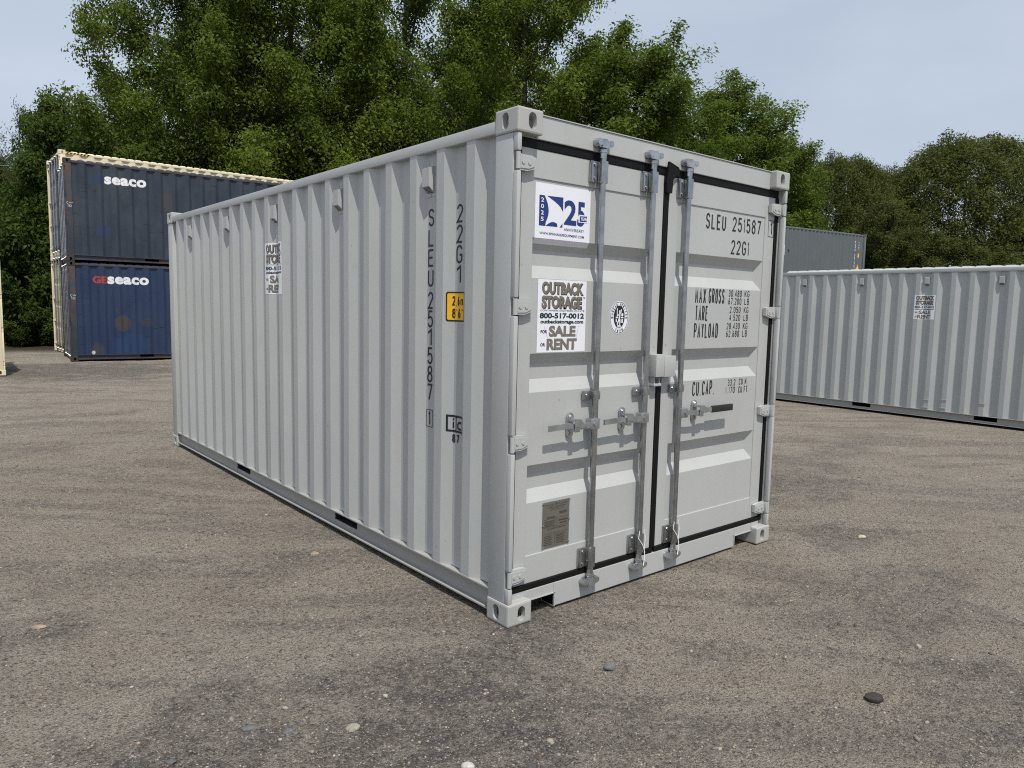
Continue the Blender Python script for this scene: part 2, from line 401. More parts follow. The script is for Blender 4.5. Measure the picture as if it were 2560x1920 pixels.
def container(root, L, H, mats, P=.2796, crest=.071, slope=.068, dep=.036, first=.352, pockets=((1.70, 2.04), (3.73, 4.07)),
              doors=2, vents=(), vent_side=0):
    """x across the door end, y along the length (doors at y=0), z up, origin at the corner on the ground"""
    body, post, cast, door = mats
    T = H-.106                                                     # underside of the top rails
    # castings
    v, f = CAST
    for sx in (0, 1):
        for sy in (0, 1):
            for sz in (0, 1):
                mb = MB().add([((W-x) if sx else x, (L-y) if sy else y, (H-z) if sz else z) for x, y, z in v], f)
                mb.build('corner_casting', cast, root)
    # corner posts: door end with hinge notches, plain at the far end
    nz = notch_zs(H)
    for sx in (0, 1):
        X = (lambda a: W-a) if sx else (lambda a: a)
        mb = MB(); mb.box(X(.006), X(.030), .042, .176, .1182, H-.1182, .004)
        if sx: mb.box(X(.030), X(.055), .085, .176, .1182, H-.1182)
        else: mb.box(X(.030), X(.070), .085, .176, .1182, H-.1182)
        zs = [.1182]+[q for ab in nz for q in ab]+[H-.1182]
        for a, b in zip(zs[0::2], zs[1::2]):
            if b-a > .01: mb.box(X(.006), X(.034), .006, .0415, a, b, .009)
        mb.build('corner_post', post, root, True)
        MB().box(X(.006), X(.12), L-.172, L-.008, .1182, H-.1182, .012).build('corner_post', post, root, True)
    # side walls
    st = stations(.170, L-.160, first, P, crest, slope, dep); root['_st'] = 0
    for sx in (0, 1):
        X = (lambda a: W-a) if sx else (lambda a: a)
        n = len(st); v = [(X(.008+d), y, .160) for y, d in st]+[(X(.008+d), y, T+.004) for y, d in st]
        MB().add(v, [(i, i+1, n+i+1, n+i) for i in range(n-1)]).build('side_wall', body, root)
        mb = MB(); mb.box(X(.004), X(.064), .1785, L-.1785, T, H-.044, .008); mb.build('top_rail', post, root, True)
        # bottom rail: top flange, web in pieces between the fork pockets, bottom lip
        mb = MB(); mb.box(X(.006), X(.075), .1785, L-.1785, .152, .164, .003)
        mb.box(X(.010), X(.060), .1785, L-.1785, .040, .048)
        cur = .1785
        for a, b in tuple(pockets)+((L-.1785, None),):
            mb.box(X(.044), X(.050), cur, a, .048, .152); cur = b
        for a, b in pockets: mb.box(X(.046), X(.052), a, b, .048, .080)
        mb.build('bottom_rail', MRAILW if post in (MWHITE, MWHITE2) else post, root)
    for a, b in pockets:
        mb = MB(); mb.box(.052, W-.052, a, b, .146, .152); mb.box(.053, W-.053, a, b, .074, .0795)
        mb.box(.052, W-.052, a-.004, a, .08, .146); mb.box(.052, W-.052, b, b+.004, .08, .146)
        mb.build('fork_pocket', MDARK, root)
    # underframe, floor
    mb = MB(); mb.box(.04, W-.04, .18, L-.18, .153, .165)
    y = .45
    while y < L-.3:
        if all(not (a-.07 < y < b+.07) for a, b in pockets): mb.box(.05, W-.05, y, y+.045, .05, .152)
        y += .3
    mb.build('floor_frame', MDARK, root)
    # roof: transverse pressed ribs
    rs = []; y = .19
    rs.append((y, 0.)); y += .12
    while y+.2 < L-.2:
        rs += [(y, 0.), (y+.03, .035), (y+.15, .035), (y+.18, 0.)]; y += .2088
    rs.append((L-.19, 0.)); n = len(rs)
    z0 = H-.043
    v = [(x, y, z0+(d if 0 < k < 3 else 0)) for k, x in enumerate((.02, .11, W-.11, W-.02)) for y, d in rs]
    MB().add(v, [(k*n+i, k*n+i+1, (k+1)*n+i+1, (k+1)*n+i) for k in range(3) for i in range(n-1)]).build('roof', body, root)
    # far end wall
    es = stations(.12, W-.12, .27, .25, .07, .06, .04); n = len(es)
    MB().add([(x, L-.02-d, .15) for x, d in es]+[(x, L-.02-d, H-.12) for x, d in es], [(i, i+1, n+i+1, n+i) for i in range(n-1)]).build('end_wall', body, root)
    MB().box(.163, W-.163, L-.08, L-.01, .02, .15, .006).build('end_sill', post, root); MB().box(.163, W-.163, L-.08, L-.01, H-.12, H-.02, .006).build('end_header', post, root)
    # header and sill at the door end
    mb = MB(); mb.box(.1625, W-.1625, .050, .150, H-.124, H-.008, .004); mb.box(.1625, W-.1625, .045, .150, H-.008, H-.003)
    mb.box(.072, .1625, .056, .150, H-.124, H-.119)
    mb.build('door_header', post, root)
    mb = MB(); mb.box(.366, 2.072, .052, .150, .012, .146, .004); mb.box(.1625, .366, .052, .150, .092, .146, .003); mb.box(2.072, W-.1625, .052, .150, .092, .146, .003)
    mb.box(.072, .1625, .052, .150, .1185, .146); mb.box(W-.1625, W-.072, .052, .150, .1185, .146)
    mb.box(.366, .371, .046, .150, .012, .096); mb.box(.1625, .371, .046, .150, .088, .093)
    mb.box(2.067, 2.072, .046, .150, .012, .096); mb.box(2.067, W-.1625, .046, .150, .088, .093)
    mb.build('door_sill', post, root)
    MB().box(.17, W-.17, .1505, .160, .012, .15).build('sill_back', MDARK, root)
    # doors
    for side in (0, 1):
        build_door(root, side, H, door, post, doors)
    # vents high on the side
    for yv in vents:
        for s in ([0, 1] if vent_side == 2 else [vent_side]):
            Xf = (lambda a: W-a) if s else (lambda a: a)
            b = .008+depth_at(st, yv)
            mb = MB(); mb.box(Xf(b-.003), Xf(b-.0005), yv-.045, yv+.045, H-.345, H-.145)
            mb.prism([(H-.325, b-.003), (H-.29, b-.042), (H-.19, b-.042), (H-.175, b-.003)], lambda a, c, d: (Xf(c), yv+d, a), -.036, .036)
            vo = mb.build('vent', body, root)
            g = MB()
            for i in range(5):
                t = .12+.17*i; z = H-.325+.035*t; xx = b-.003-.039*t-.0025
                g.box(Xf(xx), Xf(xx+.002), yv-.028, yv+.028, z-.0015, z+.0015)
            g.build('vent_slot', MDARK, vo)['kind'] = 'stuff'
            g = MB()
            for dy in (-.022, .022): g.cyl((Xf(b-.006), yv+dy, H-.158), (Xf(b-.003), yv+dy, H-.158), .006, 8)
            g.cyl((Xf(b-.006), yv, H-.336), (Xf(b-.003), yv, H-.336), .006, 8)
            g.build('rivet', MGALV, vo)['kind'] = 'stuff'
    return st

def door_sheet(x0, x1, z0, z1, recess, e=.045, d=.040):
    """pressed door skin with horizontal hipped recesses, facing -y at DP"""
    mb = MB(); cur = z0
    def q(*p): mb.add(p, [tuple(range(len(p)))])
    for a, b in recess:
        q((x0, DP, cur), (x1, DP, cur), (x1, DP, a), (x0, DP, a))
        o = [(x0, DP, a), (x1, DP, a), (x1, DP, b), (x0, DP, b)]
        i_ = [(x0+.012, DP+d, a+.066), (x1-e, DP+d, a+.066), (x1-e, DP+d, b-.058), (x0+.012, DP+d, b-.058)]
        if x0 > W/2: i_[0] = (x0+.012, DP+d, a+.066)
        q(*i_)
        for k in range(4): q(o[k], o[(k+1) % 4], i_[(k+1) % 4], i_[k])
        cur = b
    q((x0, DP, cur), (x1, DP, cur), (x1, DP, z1), (x0, DP, z1))
    return mb

RECESS = [(.613, .815), (1.198, 1.400), (1.785, 1.988)]
def build_door(root, side, H, mat, post, detail):
    dz = H-2.591
    rec = [(a+dz*k, b+dz*k) for (a, b), k in zip(RECESS, (.25, .5, .75))]
    top = 2.421+dz; ts = 2.281+dz
    if side == 0: xa, xb, xi, xj = .078, 1.172, .163, 1.100
    else: xa, xb, xi, xj = 1.221, 2.372, 1.312, 2.262
    mb = door_sheet(xi, xj, .331, ts, rec)
    # frame tubes round the skin, standing 6 mm proud
    mb.box(xa, xi, DY, DY+.05, .180, top, .003); mb.box(xj, xb, DY, DY+.05, .180, top, .003)
    mb.box(xi, xj, DY, DY+.05, .180, .331, .003); mb.box(xi, xj, DY, DY+.05, ts, top, .003)
    d = mb.build('door', mat, root)
    # gasket
    g = MB()
    g.box(xa-.012, xb+(.020 if side == 0 else .030), .058, .075, top+.001, top+.046, .004)
    g.box(xa-.012, xb+(.020 if side == 0 else .030), .052, .075, .148, .179, .004)
    if side == 0:
        g.box(xb+.0005, xb+.046, .056, .075, .179, top+.001, .004)
        g.box(xa-.012, xa-.0005, .058, .075, .179, top+.001)
        g.prism([(xb+.002, top-.10), (xb+.046, top-.10), (xb+.054, top-.02), (xb+.115, top+.03), (xb+.10, top+.055), (xb+.012, top+.078), (xb-.006, top-.04)], lambda a, c_, t: (a, t, c_), .036, .0555)   # folded rubber end at the top
    else: g.box(xb+.0005, xb+.038, .056, .075, .179, top+.001, .004)
    g.build('door_gasket', MRUB, d)
    # hinges
    for a, b in notch_zs(H):
        zc = (a+b)/2; h = .040
        if side == 0: bx = .020; s = 1
        else: bx = W-.020; s = -1
        hb = MB(); hb.cyl((bx, .0165, zc-h), (bx, .0165, zc+h), .0122, 14); hb.box(bx+s*.004, bx+s*.018, .014, .05, zc-h*.9, zc+h*.9, .003)
        tip = bx+s*.132
        hb.prism([(bx+s*.008, zc-h*.98), (bx+s*.075, zc-h*.98), (tip, zc-h*.55), (tip, zc+h*.75), (bx+s*.10, zc+h*.95), (bx+s*.008, zc+h*.95)],
                 lambda p, q, t: (p, t, q), .034, .058)
        hb.prism([(bx+s*.020, zc-h*.74), (bx+s*.08, zc-h*.7), (tip-s*.014, zc-h*.35), (tip-s*.014, zc+h*.5), (bx+s*.085, zc+h*.7), (bx+s*.020, zc+h*.7)],
                 lambda p, q, t: (p, t, q), .0305, .034)
        for px in (.045, .085): hb.cyl((bx+s*px, .027, zc), (bx+s*px, .0305, zc), .010, 10)
        hb.build('hinge', post, d, True)
    def hw(m):
        m.v = [(x, DY-(DY-y)*.68 if y < DY else y, z) for x, y, z in m.v]; return m
    rods = ([.622, 1.039] if side == 0 else [1.366]) if detail >= 2 else ([.45, .95] if side == 0 else [1.49, 1.95])
    for rx in rods:
        ry = .016; r = .0175
        rod = MB(); rod.cyl((rx, .0307, .150), (rx, .0307, H-.135), r, 16); rod.build('lock_rod', MGALV, d, True)
        for zc, kz in ((2.362+dz, 1), (.243, -1)):
            b = MB(); b.box(rx-.026, rx+.026, -.008, .040, zc-.060, zc+.060, .008)
            b.box(rx-.078, rx-.026, .036, .060, zc-.056, zc+.056, .006); b.box(rx-.074, rx-.062, .026, .036, zc-.05, zc+.05, .003)
            for q in (-.035, .035):
                b.cyl((rx-.048, .036, zc+q), (rx-.048, .026, zc+q), .0095, 6)
                b.cyl((rx+.014, -.0085, zc+q*1.05), (rx+.014, -.0075, zc+q*1.05), .005, 8)
            bo = hw(b).build('rod_guide', MGALV, d, True)
        for zc, kz in ((H-.082, 1), (.104, -1)):
            c = MB(); c.cyl((rx, ry, zc-kz*.075), (rx, ry, zc-kz*.028), .022, 14); c.cyl((rx, ry, zc-kz*.045), (rx, ry, zc-kz*.038), .027, 14)
            c.prism([(rx-.040, zc-.022), (rx+.012, zc-.024), (rx+.048, zc-.010), (rx+.048, zc+.008), (rx+.018, zc+.010), (rx+.012, zc+.024), (rx-.012, zc+.024), (rx-.018, zc+.006), (rx-.040, zc+.004)],
                    lambda p, q, t: (p, t, q), -.012, .030)
            c.cyl((rx-.04, -.012, zc-.008), (rx-.04, .03, zc-.008), .016, 10); hw(c).build('cam', MGALVB, d, True)
            k = MB(); k.cyl((rx-.044, -.016, zc+.004), (rx-.044, .052, zc+.004), .019, 14, .022); k.cyl((rx+.044, -.014, zc+.004), (rx+.044, .052, zc+.004), .016, 14, .02)
            k.box(rx-.054, rx+.054, .040, .051, zc-.026, zc+.026, .004); hw(k).build('cam_keeper', MGALVB, d, True)
        if detail >= 2:
            b = MB(); zc = 1.163; b.box(rx-.024, rx+.024, -.006, .036, zc-.024, zc+.024, .006); b.box(rx-.080, rx-.020, .034, .060, zc-.024, zc+.024, .004)
            b.cyl((rx-.058, .034, zc), (rx-.058, .026, zc), .0095, 6); b.cyl((rx+.014, -.0065, zc), (rx+.014, -.0055, zc), .005, 8)
            hw(b).build('rod_clamp', MGALV, d, True)
            # handle, hub and catch
            s = -1 if side == 0 else 1
            zh = 1.008
            hub = MB(); hub.box(rx-s*.012, rx+s*.058, -.028, .040, zh-.030, zh+.030, .007); hub.cyl((rx+s*.030, -.027, zh), (rx+s*.030, -.040, zh), .011, 8); hw(hub).build('handle_hub', MGALVB, d, True)
            px = rx+s*(.165 if side == 0 else .190)
            hd = MB()
            pts = [(rx+s*.02, zh+.004), (rx+s*.10, zh-.004), (px, zh-.006), (rx+s*.22, zh+.006), (rx+s*(.37 if side == 0 else .40), zh+.002)]
            hh = .0150
            poly = [(p, q+hh) for p, q in pts]+[(p, q-hh) for p, q in pts[::-1]]
            hd.prism(poly, lambda p, q, t: (p, t, q), -.030, -.018)
            h = hw(hd).build('door_handle', MGALVB, d)
            pl = MB(); pl.prism(rrect(px-.024, px+.024, zh-.068, zh+.066, .022), lambda p, q, t: (p, t, q), .050, .061)
            for q in (-.046, .044):
                pl.cyl((px, .050, zh+q), (px, .044, zh+q), .015, 12); pl.cyl((px, .044, zh+q), (px, .036, zh+q), .009, 6)
            pl.box(px-.014, px+.014, -.014, .050, zh-.030, zh-.023, .002); pl.box(px-.022, px+.014, -.040, -.033, zh-.032, zh+.012, .002)
            pl.prism([(px-.024, zh+.040), (px+.02, zh+.036), (px+.05, zh+.004), (px+.07, zh-.004), (px+.03, zh-.012), (px-.024, zh+.002)], lambda p, q, t: (p, t, q), -.044, -.034)
            pl.prism([(px-.016, zh+.024), (px+.012, zh+.024), (px+.012, zh+.036), (px-.016, zh+.036)], lambda p, q, t: (p, t, q), -.034, .050)
            hw(pl).build('handle_catch', MGALVB, d, True)
            if side == 1:
                hw(MB().box(rx+.30, rx+.53, -.035, -.011, zh-.018, zh+.026, .007)).build('handle_grip', MGRIP, d, True)
            if rx > .8:
                for k in (0, 1):
                    hw(MB().tube([(rx-.02+.006*k, -.012, .325), (rx-.028, -.012, .28), (rx+.01, -.014, .235), (rx+.03, -.016, .19), (rx+.028, -.016, .13), (rx+.022, -.018, .105)] if k == 0 else
                              [(rx+.02, -.012, .33), (rx+.032, -.014, .27), (rx+.024, -.015, .22), (rx+.032, -.016, .15), (rx+.018, -.018, .11)], .003, 6)).build('seal_cord', MBONE, d, True)

def door_fn(u, v, o): return (u, DP-o, v)
def door_frame_fn(u, v, o): return (u, DY-o, v)
def side_fn(st, sx, y0):
    """u runs to the right as seen from outside"""
    if sx == 0: return lambda u, v, o: (.008+depth_at(st, y0-u)-o, y0-u, v)
    return lambda u, v, o: (W-.008-depth_at(st, y0+u)+o, y0+u, v)
def side_knees(st, sx, y0): return [(y0-y) if sx == 0 else (y-y0) for y, _ in st]

def poster_storage(root, fn, x0, x1, z0, z1, knees=(), fine=True):
    w_, h_ = x1-x0, z1-z0
    X = lambda a: x0+a*w_
    Z = lambda b: z0+b*h_
    p = decal('poster', rect2(x0, x1, z0, z1), fn, MPAPER, root, knees, .0012)
    def T(t, a, b, c, d, m, bold, nm, off=.0022, f=font_text): return decal(nm, f(t, X(a), X(b), Z(c), Z(d), bold), fn, m, p, knees, off)
    T('OUTBACK', .085, .945, .790, .965, MOLIVED, .065, 'poster_lettering', .0018)
    T('STORAGE', .085, .915, .595, .775, MOLIVED, .065, 'poster_lettering', .0018)
    T('OUTBACK', .075, .925, .803, .972, MOLIVE, .045, 'poster_lettering')
    T('STORAGE', .075, .895, .608, .782, MOLIVE, .045, 'poster_lettering')
    if fine: T('TM', .93, .975, .755, .775, MOLIVED, .01, 'poster_lettering')
    T('CONTAINERS DELIVERED ON SITE', .055, .965, .567, .590, MTEAL, .0, 'poster_lettering')
    T('800-517-0012', .045, .960, .468, .545, MTEAL, .042, 'poster_lettering')
    T('outbackstorage.com', .06, .950, .385, .452, MTEAL, .04, 'poster_lettering')
    T('FOR', .07, .20, .265, .310, MTEAL, .03, 'poster_lettering')
    T('SALE', .235, .79, .215, .370, MOLIVE, .05, 'poster_lettering')
    T('OR', .07, .165, .085, .130, MTEAL, .03, 'poster_lettering')
    T('RENT', .195, .82, .030, .190, MOLIVE, .05, 'poster_lettering')
    if fine:
        ln = []
        for a, b, c, d in ((.13, .37, .21, .20), (.85, .37, .76, .05), (.30, .19, .34, .03), (.78, .30, .70, .03)):
            ln += poly2([(X(a), Z(b)), (X(a+.006), Z(b)), (X(c+.006), Z(d)), (X(c), Z(d))])
        decal('poster_line', ln, fn, flat('pale_print_line', (.35, .40, .38), .5), p, knees, .0016)['kind'] = 'stuff'
    return p

# ---------------------------------------------------------------- ground
def tracks(x, y):
    """streaks left by wheels, running across the yard"""
    u = .80*x-.60*y; v = .60*x+.80*y; w_ = (vnoise(x, y, .35, 21)-.5)*1.6
    return .38*vnoise(u*.35, (v+w_)*2.6, 1., 11)+.34*vnoise(u*.9, (v+w_)*6.5, 1., 12)+.28*vnoise(u*3., v*14, 1., 13)
def hsh(i, j, s): return np.modf(np.sin(i*127.1+j*311.7+s*74.7)*43758.5453)[0] % 1.0
def vnoise(x, y, sc, seed=0):
    x = np.asarray(x)*sc; y = np.asarray(y)*sc; i = np.floor(x); j = np.floor(y); a = x-i; b = y-j
    a = a*a*(3-2*a); b = b*b*(3-2*b)
    return ((hsh(i, j, seed)*(1-a)+hsh(i+1, j, seed)*a)*(1-b)+(hsh(i, j+1, seed)*(1-a)+hsh(i+1, j+1, seed)*a)*b)
def sstep(a, b, x):
    t = np.clip((x-a)/(b-a), 0, 1); return t*t*(3-2*t)
def terrain(x, y):
    x = np.asarray(x, float); y = np.asarray(y, float)
    base = -.112*sstep(3.4, 9.2, x)*sstep(-60, -6, y)
    n = (vnoise(x, y, .8, 1)-.5)*.022+(vnoise(x, y, 2.7, 2)-.5)*.014+(vnoise(x, y, 7., 3)-.5)*.008
    n = n-.008
    near = np.exp(-np.maximum(0, np.hypot(x-CAM.x, y-CAM.y)-5)/3.)
    n = n+((vnoise(x, y, 17., 14)-.5)*.007+(vnoise(x, y, 34., 15)-.5)*.005)*near+(tracks(x, y)-.5)*.020
    d = np.minimum(np.minimum(x+.3, 2.8-x), np.minimum(y+.3, 6.4-y))        # keep level under the near container
    n = n*(1-.7*sstep(-.3, .3, d))
    k = sstep(9.6, 10.8, x)*(1-sstep(14.5, 16, x)); n = np.where(k > 0, n*(1-.8*k)-.004*k, n)
    return base+n
PATCH = [(-.75, -.35, .95, .42, .4, 1.), (-.25, -.72, .36, .28, -.4, .6), (-1.95, 1.35, .5, .28, .2, .9), (-2.6, 1.9, .8, .35, .1, .8), (1.75, -1.15, .7, .35, -.5, .6),
         (2.3, -.9, .9, .3, -.4, .6), (3.1, -.3, .5, .3, 0, .7), (4.5, .9, 1.2, .5, .3, .6), (-.6, 1.6, .5, .25, .5, .5), (1.2, -1.75, .55, .3, .2, .6), (0., 16.4, 4.2, 2.4, -.1, 1.1),
         (-1.2, 12.5, 2.0, .25, -.15, .6), (.8, 14.2, 1.6, .3, -.1, .7), (-.3, 9.0, 1.3, .22, .1, .5), (5.5, 2.4, .9, .18, .4, .6), (6.8, 1.6, 1.2, .3, .2, .5), (-1.5, 6.2, 1.0, .2, .2, .5),
         (-1.5, -.1, 1.0, .45, .35, .85), (-.9, -.75, .9, .4, .2, 1.), (-.6, -1.3, .5, .25, .1, .5)]
def dark_mask(x, y):
    m = np.zeros_like(np.asarray(x, float))
    for cx, cy, rx, ry, a, k in PATCH:
        dx = x-cx; dy = y-cy; u = dx*math.cos(a)+dy*math.sin(a); v = -dx*math.sin(a)+dy*math.cos(a)
        m = np.maximum(m, k*(1-sstep(.05, 1.5, (u/rx)**2+(v/ry)**2+(vnoise(x, y, 3.5, 5)-.5)*1.3+(vnoise(x, y, 9, 6)-.5)*.6)))
    return m
def axis(lo, a, b, hi, far):
    """fine between a and b, medium out to lo / hi, then growing to the horizon"""
    v = list(np.arange(a, b+1e-6, .028)); x = v[-1]; st_ = .028
    while x < far: st_ = min(.10, st_*1.03) if x < hi else st_*1.3; x += st_; v.append(x)
    x = a; st_ = .028; l = []
    while x > -far: st_ = min(.10, st_*1.03) if x > lo else st_*1.3; x -= st_; l.append(x)
    return np.array(l[::-1]+v)
gx = axis(-9, -3.6, 3.2, 15, 600); gy = axis(-4.5, -2.2, 2.6, 26, 600)
GX, GY = np.meshgrid(gx, gy)
GZ = terrain(GX, GY)
me = bpy.data.meshes.new('ground')
nx, ny = len(gx), len(gy)
co = np.stack([GX, GY, GZ], -1).reshape(-1, 3)
idx = np.arange(nx*ny).reshape(ny, nx)
q = np.stack([idx[:-1, :-1], idx[:-1, 1:], idx[1:, 1:], idx[1:, :-1]], -1).reshape(-1, 4)
me.vertices.add(len(co)); me.vertices.foreach_set('co', co.ravel())
me.loops.add(q.size); me.loops.foreach_set('vertex_index', q.ravel().astype(np.int32))
me.polygons.add(len(q)); me.polygons.foreach_set('loop_start', np.arange(0, q.size, 4, dtype=np.int32)); me.polygons.foreach_set('loop_total', np.full(len(q), 4, np.int32))
me.update(); me.polygons.foreach_set('use_smooth', np.ones(len(q), bool))
at = me.attributes.new('millings', 'FLOAT', 'POINT'); at.data.foreach_set('value', dark_mask(GX, GY).ravel().astype(np.float32))
at = me.attributes.new('track', 'FLOAT', 'POINT'); at.data.foreach_set('value', tracks(GX, GY).ravel().astype(np.float32))
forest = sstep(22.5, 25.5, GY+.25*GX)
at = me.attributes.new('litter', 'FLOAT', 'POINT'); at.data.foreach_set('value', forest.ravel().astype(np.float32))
gm, n, b = newmat('gravel_ground')
a1 = n.nodes.new('ShaderNodeAttribute'); a1.attribute_name = 'millings'
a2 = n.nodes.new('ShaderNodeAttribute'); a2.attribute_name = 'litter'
a3 = n.nodes.new('ShaderNodeAttribute'); a3.attribute_name = 'track'
mid = noise(n, 1.1, 6, .62); mid2 = noise(n, 6.5, 6, .68); clod = noise(n, 26, 5, .7)
fine = noise(n, 120, 4, .75); grain = noise(n, 330, 3, .7)
vt = n.nodes.new('ShaderNodeTexVoronoi'); vt.inputs['Scale'].default_value = 95
tcg = n.nodes.new('ShaderNodeTexCoord'); n.links.new(tcg.outputs['Object'], vt.inputs['Vector'])
vsep = n.nodes.new('ShaderNodeSeparateColor'); n.links.new(vt.outputs['Color'], vsep.inputs[0])
tan = mixc(n, rng(n, mid, .33, .67), (.385, .332, .266), (.51, .455, .378))
tan = mixc(n, mth(n, 'MULTIPLY', rng(n, a3.outputs['Fac'], .38, .50, .9, 0), rng(n, clod, .40, .60, .2, 1)), tan, (.235, .207, .178))
tan = mixc(n, rng(n, a3.outputs['Fac'], .60, .76, 0, .5), tan, (.44, .375, .29))
tan = mixc(n, rng(n, mid2, .55, .70, 0, .55), tan, (.215, .19, .168))
tan = mixc(n, rng(n, clod, .56, .68, 0, .65), tan, (.17, .15, .133))
dm = mth(n, 'ADD', mth(n, 'MULTIPLY', a1.outputs['Fac'], mth(n, 'MULTIPLY', rng(n, mid2, .32, .62, .35, 1.15), rng(n, clod, .36, .60, .55, 1.15))), mth(n, 'MULTIPLY', rng(n, mid, .56, .75), .35))
col = mixc(n, rng(n, dm, .08, .95, 0, .86), tan, (.128, .112, .105))
col = mixc(n, rng(n, fine, .34, .58, .85, 0), col, (.045, .038, .033))
col = mixc(n, rng(n, vsep.outputs[0], .74, .98, 0, .6), col, (.38, .345, .30))
col = mixc(n, rng(n, vsep.outputs[1], .84, .98, 0, .7), col, (.045, .042, .044))
col = mixc(n, rng(n, grain, .56, .70, 0, .6), col, (.50, .455, .40))
col = mixc(n, rng(n, grain, .44, .30, 0, .6), col, (.05, .043, .037))
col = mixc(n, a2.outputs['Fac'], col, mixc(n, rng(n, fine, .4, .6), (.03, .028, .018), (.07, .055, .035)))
n.links.new(col, b.inputs['Base Color']); b.inputs['Roughness'].default_value = .93; b.inputs['Specular IOR Level'].default_value = .2
hgt = mth(n, 'ADD', mth(n, 'ADD', mth(n, 'ADD', mth(n, 'MULTIPLY', mid2, 1.2), mth(n, 'MULTIPLY', clod, .9)), mth(n, 'MULTIPLY', fine, .5)), mth(n, 'ADD', mth(n, 'MULTIPLY', grain, .25), mth(n, 'MULTIPLY', rng(n, vt.outputs['Distance'], 0, .5, 1, 0), .3)))
bump(n, b, hgt, 1.0, .034)
me.materials.append(gm); go = link('ground', me); go['kind'] = 'structure'
go['label'] = 'brown grey gravel yard with dark patches of asphalt millings'

# ---------------------------------------------------------------- the near container
root = thing('shipping_container', 'large light grey shipping container in front with closed double doors and black code lettering', 'shipping container', (0, 0, 0))
st = container(root, 6.058, 2.591, (MWHITE, MWHITE, MCASTW, MWHITE), vents=[.807+.2796*k for k in (0, 4, 8, 12, 16)], vent_side=0)
doors = [o for o in root.children if o.name.startswith('door') and o.name.split('.')[0] == 'door']
dl, dr = doors
# right door lettering
for t, a, b_, c, d_ in (('SLEU', 1.602, 1.815, 2.153, 2.250), ('251587', 1.888, 2.218, 2.158, 2.252), ('22G1', 1.884, 2.092, 2.011, 2.104),
                        ('MAX', 1.527, 1.640, 1.684, 1.781), ('GROSS', 1.668, 1.838, 1.687, 1.783), ('TARE', 1.535, 1.668, 1.575, 1.671), ('PAYLOAD', 1.530, 1.785, 1.466, 1.561),
                        ('30.480', 1.884, 2.034, 1.735, 1.779), ('KG', 2.068, 2.126, 1.737, 1.779), ('67.200', 1.884, 2.034, 1.684, 1.728), ('LB', 2.070, 2.126, 1.686, 1.728),
                        ('2.050', 1.905, 2.030, 1.628, 1.671), ('KG', 2.068, 2.124, 1.629, 1.672), ('4.520', 1.905, 2.030, 1.577, 1.620), ('LB', 2.070, 2.122, 1.577, 1.620),
                        ('28.430', 1.880, 2.030, 1.521, 1.564), ('KG', 2.068, 2.122, 1.521, 1.564), ('62.680', 1.878, 2.026, 1.470, 1.514), ('LB', 2.064, 2.120, 1.471, 1.514),
                        ('CU.CAP.', 1.542, 1.775, 1.096, 1.190), ('33.2', 1.926, 2.014, 1.143, 1.187), ('CU.M.', 2.056, 2.160, 1.144, 1.188), ('1.170', 1.905, 2.012, 1.092, 1.136), ('CU.FT.', 2.054, 2.178, 1.088, 1.134)):
    decal('code_lettering', stroke_text(t, a, b_, c, d_, .0100 if t in ('MAX', 'GROSS', 'TARE', 'PAYLOAD', 'CU.CAP.') else (d_-c)*.125), door_fn, MINK, dr)['kind'] = 'stuff'
decal('check_digit', stroke_text('1', 2.325, 2.352, 2.168, 2.255, .011)+frame2(2.300, 2.366, 2.154, 2.267, .004), door_frame_fn, MINK, dr)['kind'] = 'stuff'
# left door stickers
poster_storage(dl, door_fn, .211, .562, 1.404, 1.782)
sp_fn = lambda u, v, o: (u, DP-o+(0 if v > 1.988 else (1.988-v)*.040/.058), v)
sp = decal('sticker', rect2(.178, .572, 1.960, 2.264), sp_fn, MPAPER, dl, off=.0012, vk=(1.988,))
K = lambda a, b_: (.178+a*.394, 1.960+b_*.304)
logo = poly2([K(.07, .30), K(.07, .80), K(.16, .80)]+[K(.16+.075*math.sin(math.pi*t/8), .80-.50*t/8) for t in range(1, 8)]+[K(.18, .30)])
sail = [K(.20, .80), K(.49, .81), K(.49, .57)]+[K(.49-.29*t/6, .57+.23*(t/6)**.62) for t in range(1, 6)]
logo += poly2(sail)+poly2([K(.185, .305)]+[K(.185+.205*t/8, .305+.075*math.sin(math.pi*t/8*.75)) for t in range(1, 9)]+[K(.395, .305)])+poly2([K(.435, .305), K(.485, .305), K(.485, .375)])
def kt(t, a, c, e, g, bold=0, sp_=1.): return font_text(t, *(K(a, 0)[0], K(c, 0)[0], K(0, e)[1], K(0, g)[1]), bold, sp_)
logo += kt('2', .51, .74, .36, .78, .03)+kt('5', .755, .90, .36, .78, .03)
decal('logo_print', logo, sp_fn, MNAVY, sp, off=.002)
decal('logo_ribbon', poly2([K(.80, .44), K(.935, .45), K(.925, .495), K(.94, .545), K(.80, .535)]), sp_fn, MNAVY, sp, off=.0032)
decal('logo_ribbon_edge', poly2([K(.775, .425), K(.95, .435), K(.95, .56), K(.79, .56)]), sp_fn, MPAPER, sp, off=.0027)
wt = []
for i, ch in enumerate('2025'): wt += kt(ch, .095, .145, .69-.105*i, .76-.105*i, .02)
wt += kt('YEAR', .815, .925, .465, .520, .02)
decal('sticker_white_lettering', wt, sp_fn, MPAPER, sp, off=.0038)['kind'] = 'stuff'
decal('sticker_lettering', kt('ANNIVERSARY', .515, .89, .255, .305, .012, 1.15)+kt('WWW.SPINNAKEREQUIPMENT.COM', .085, .89, .150, .200, .012), sp_fn, MNAVY, sp, off=.002, vk=(1.988,))
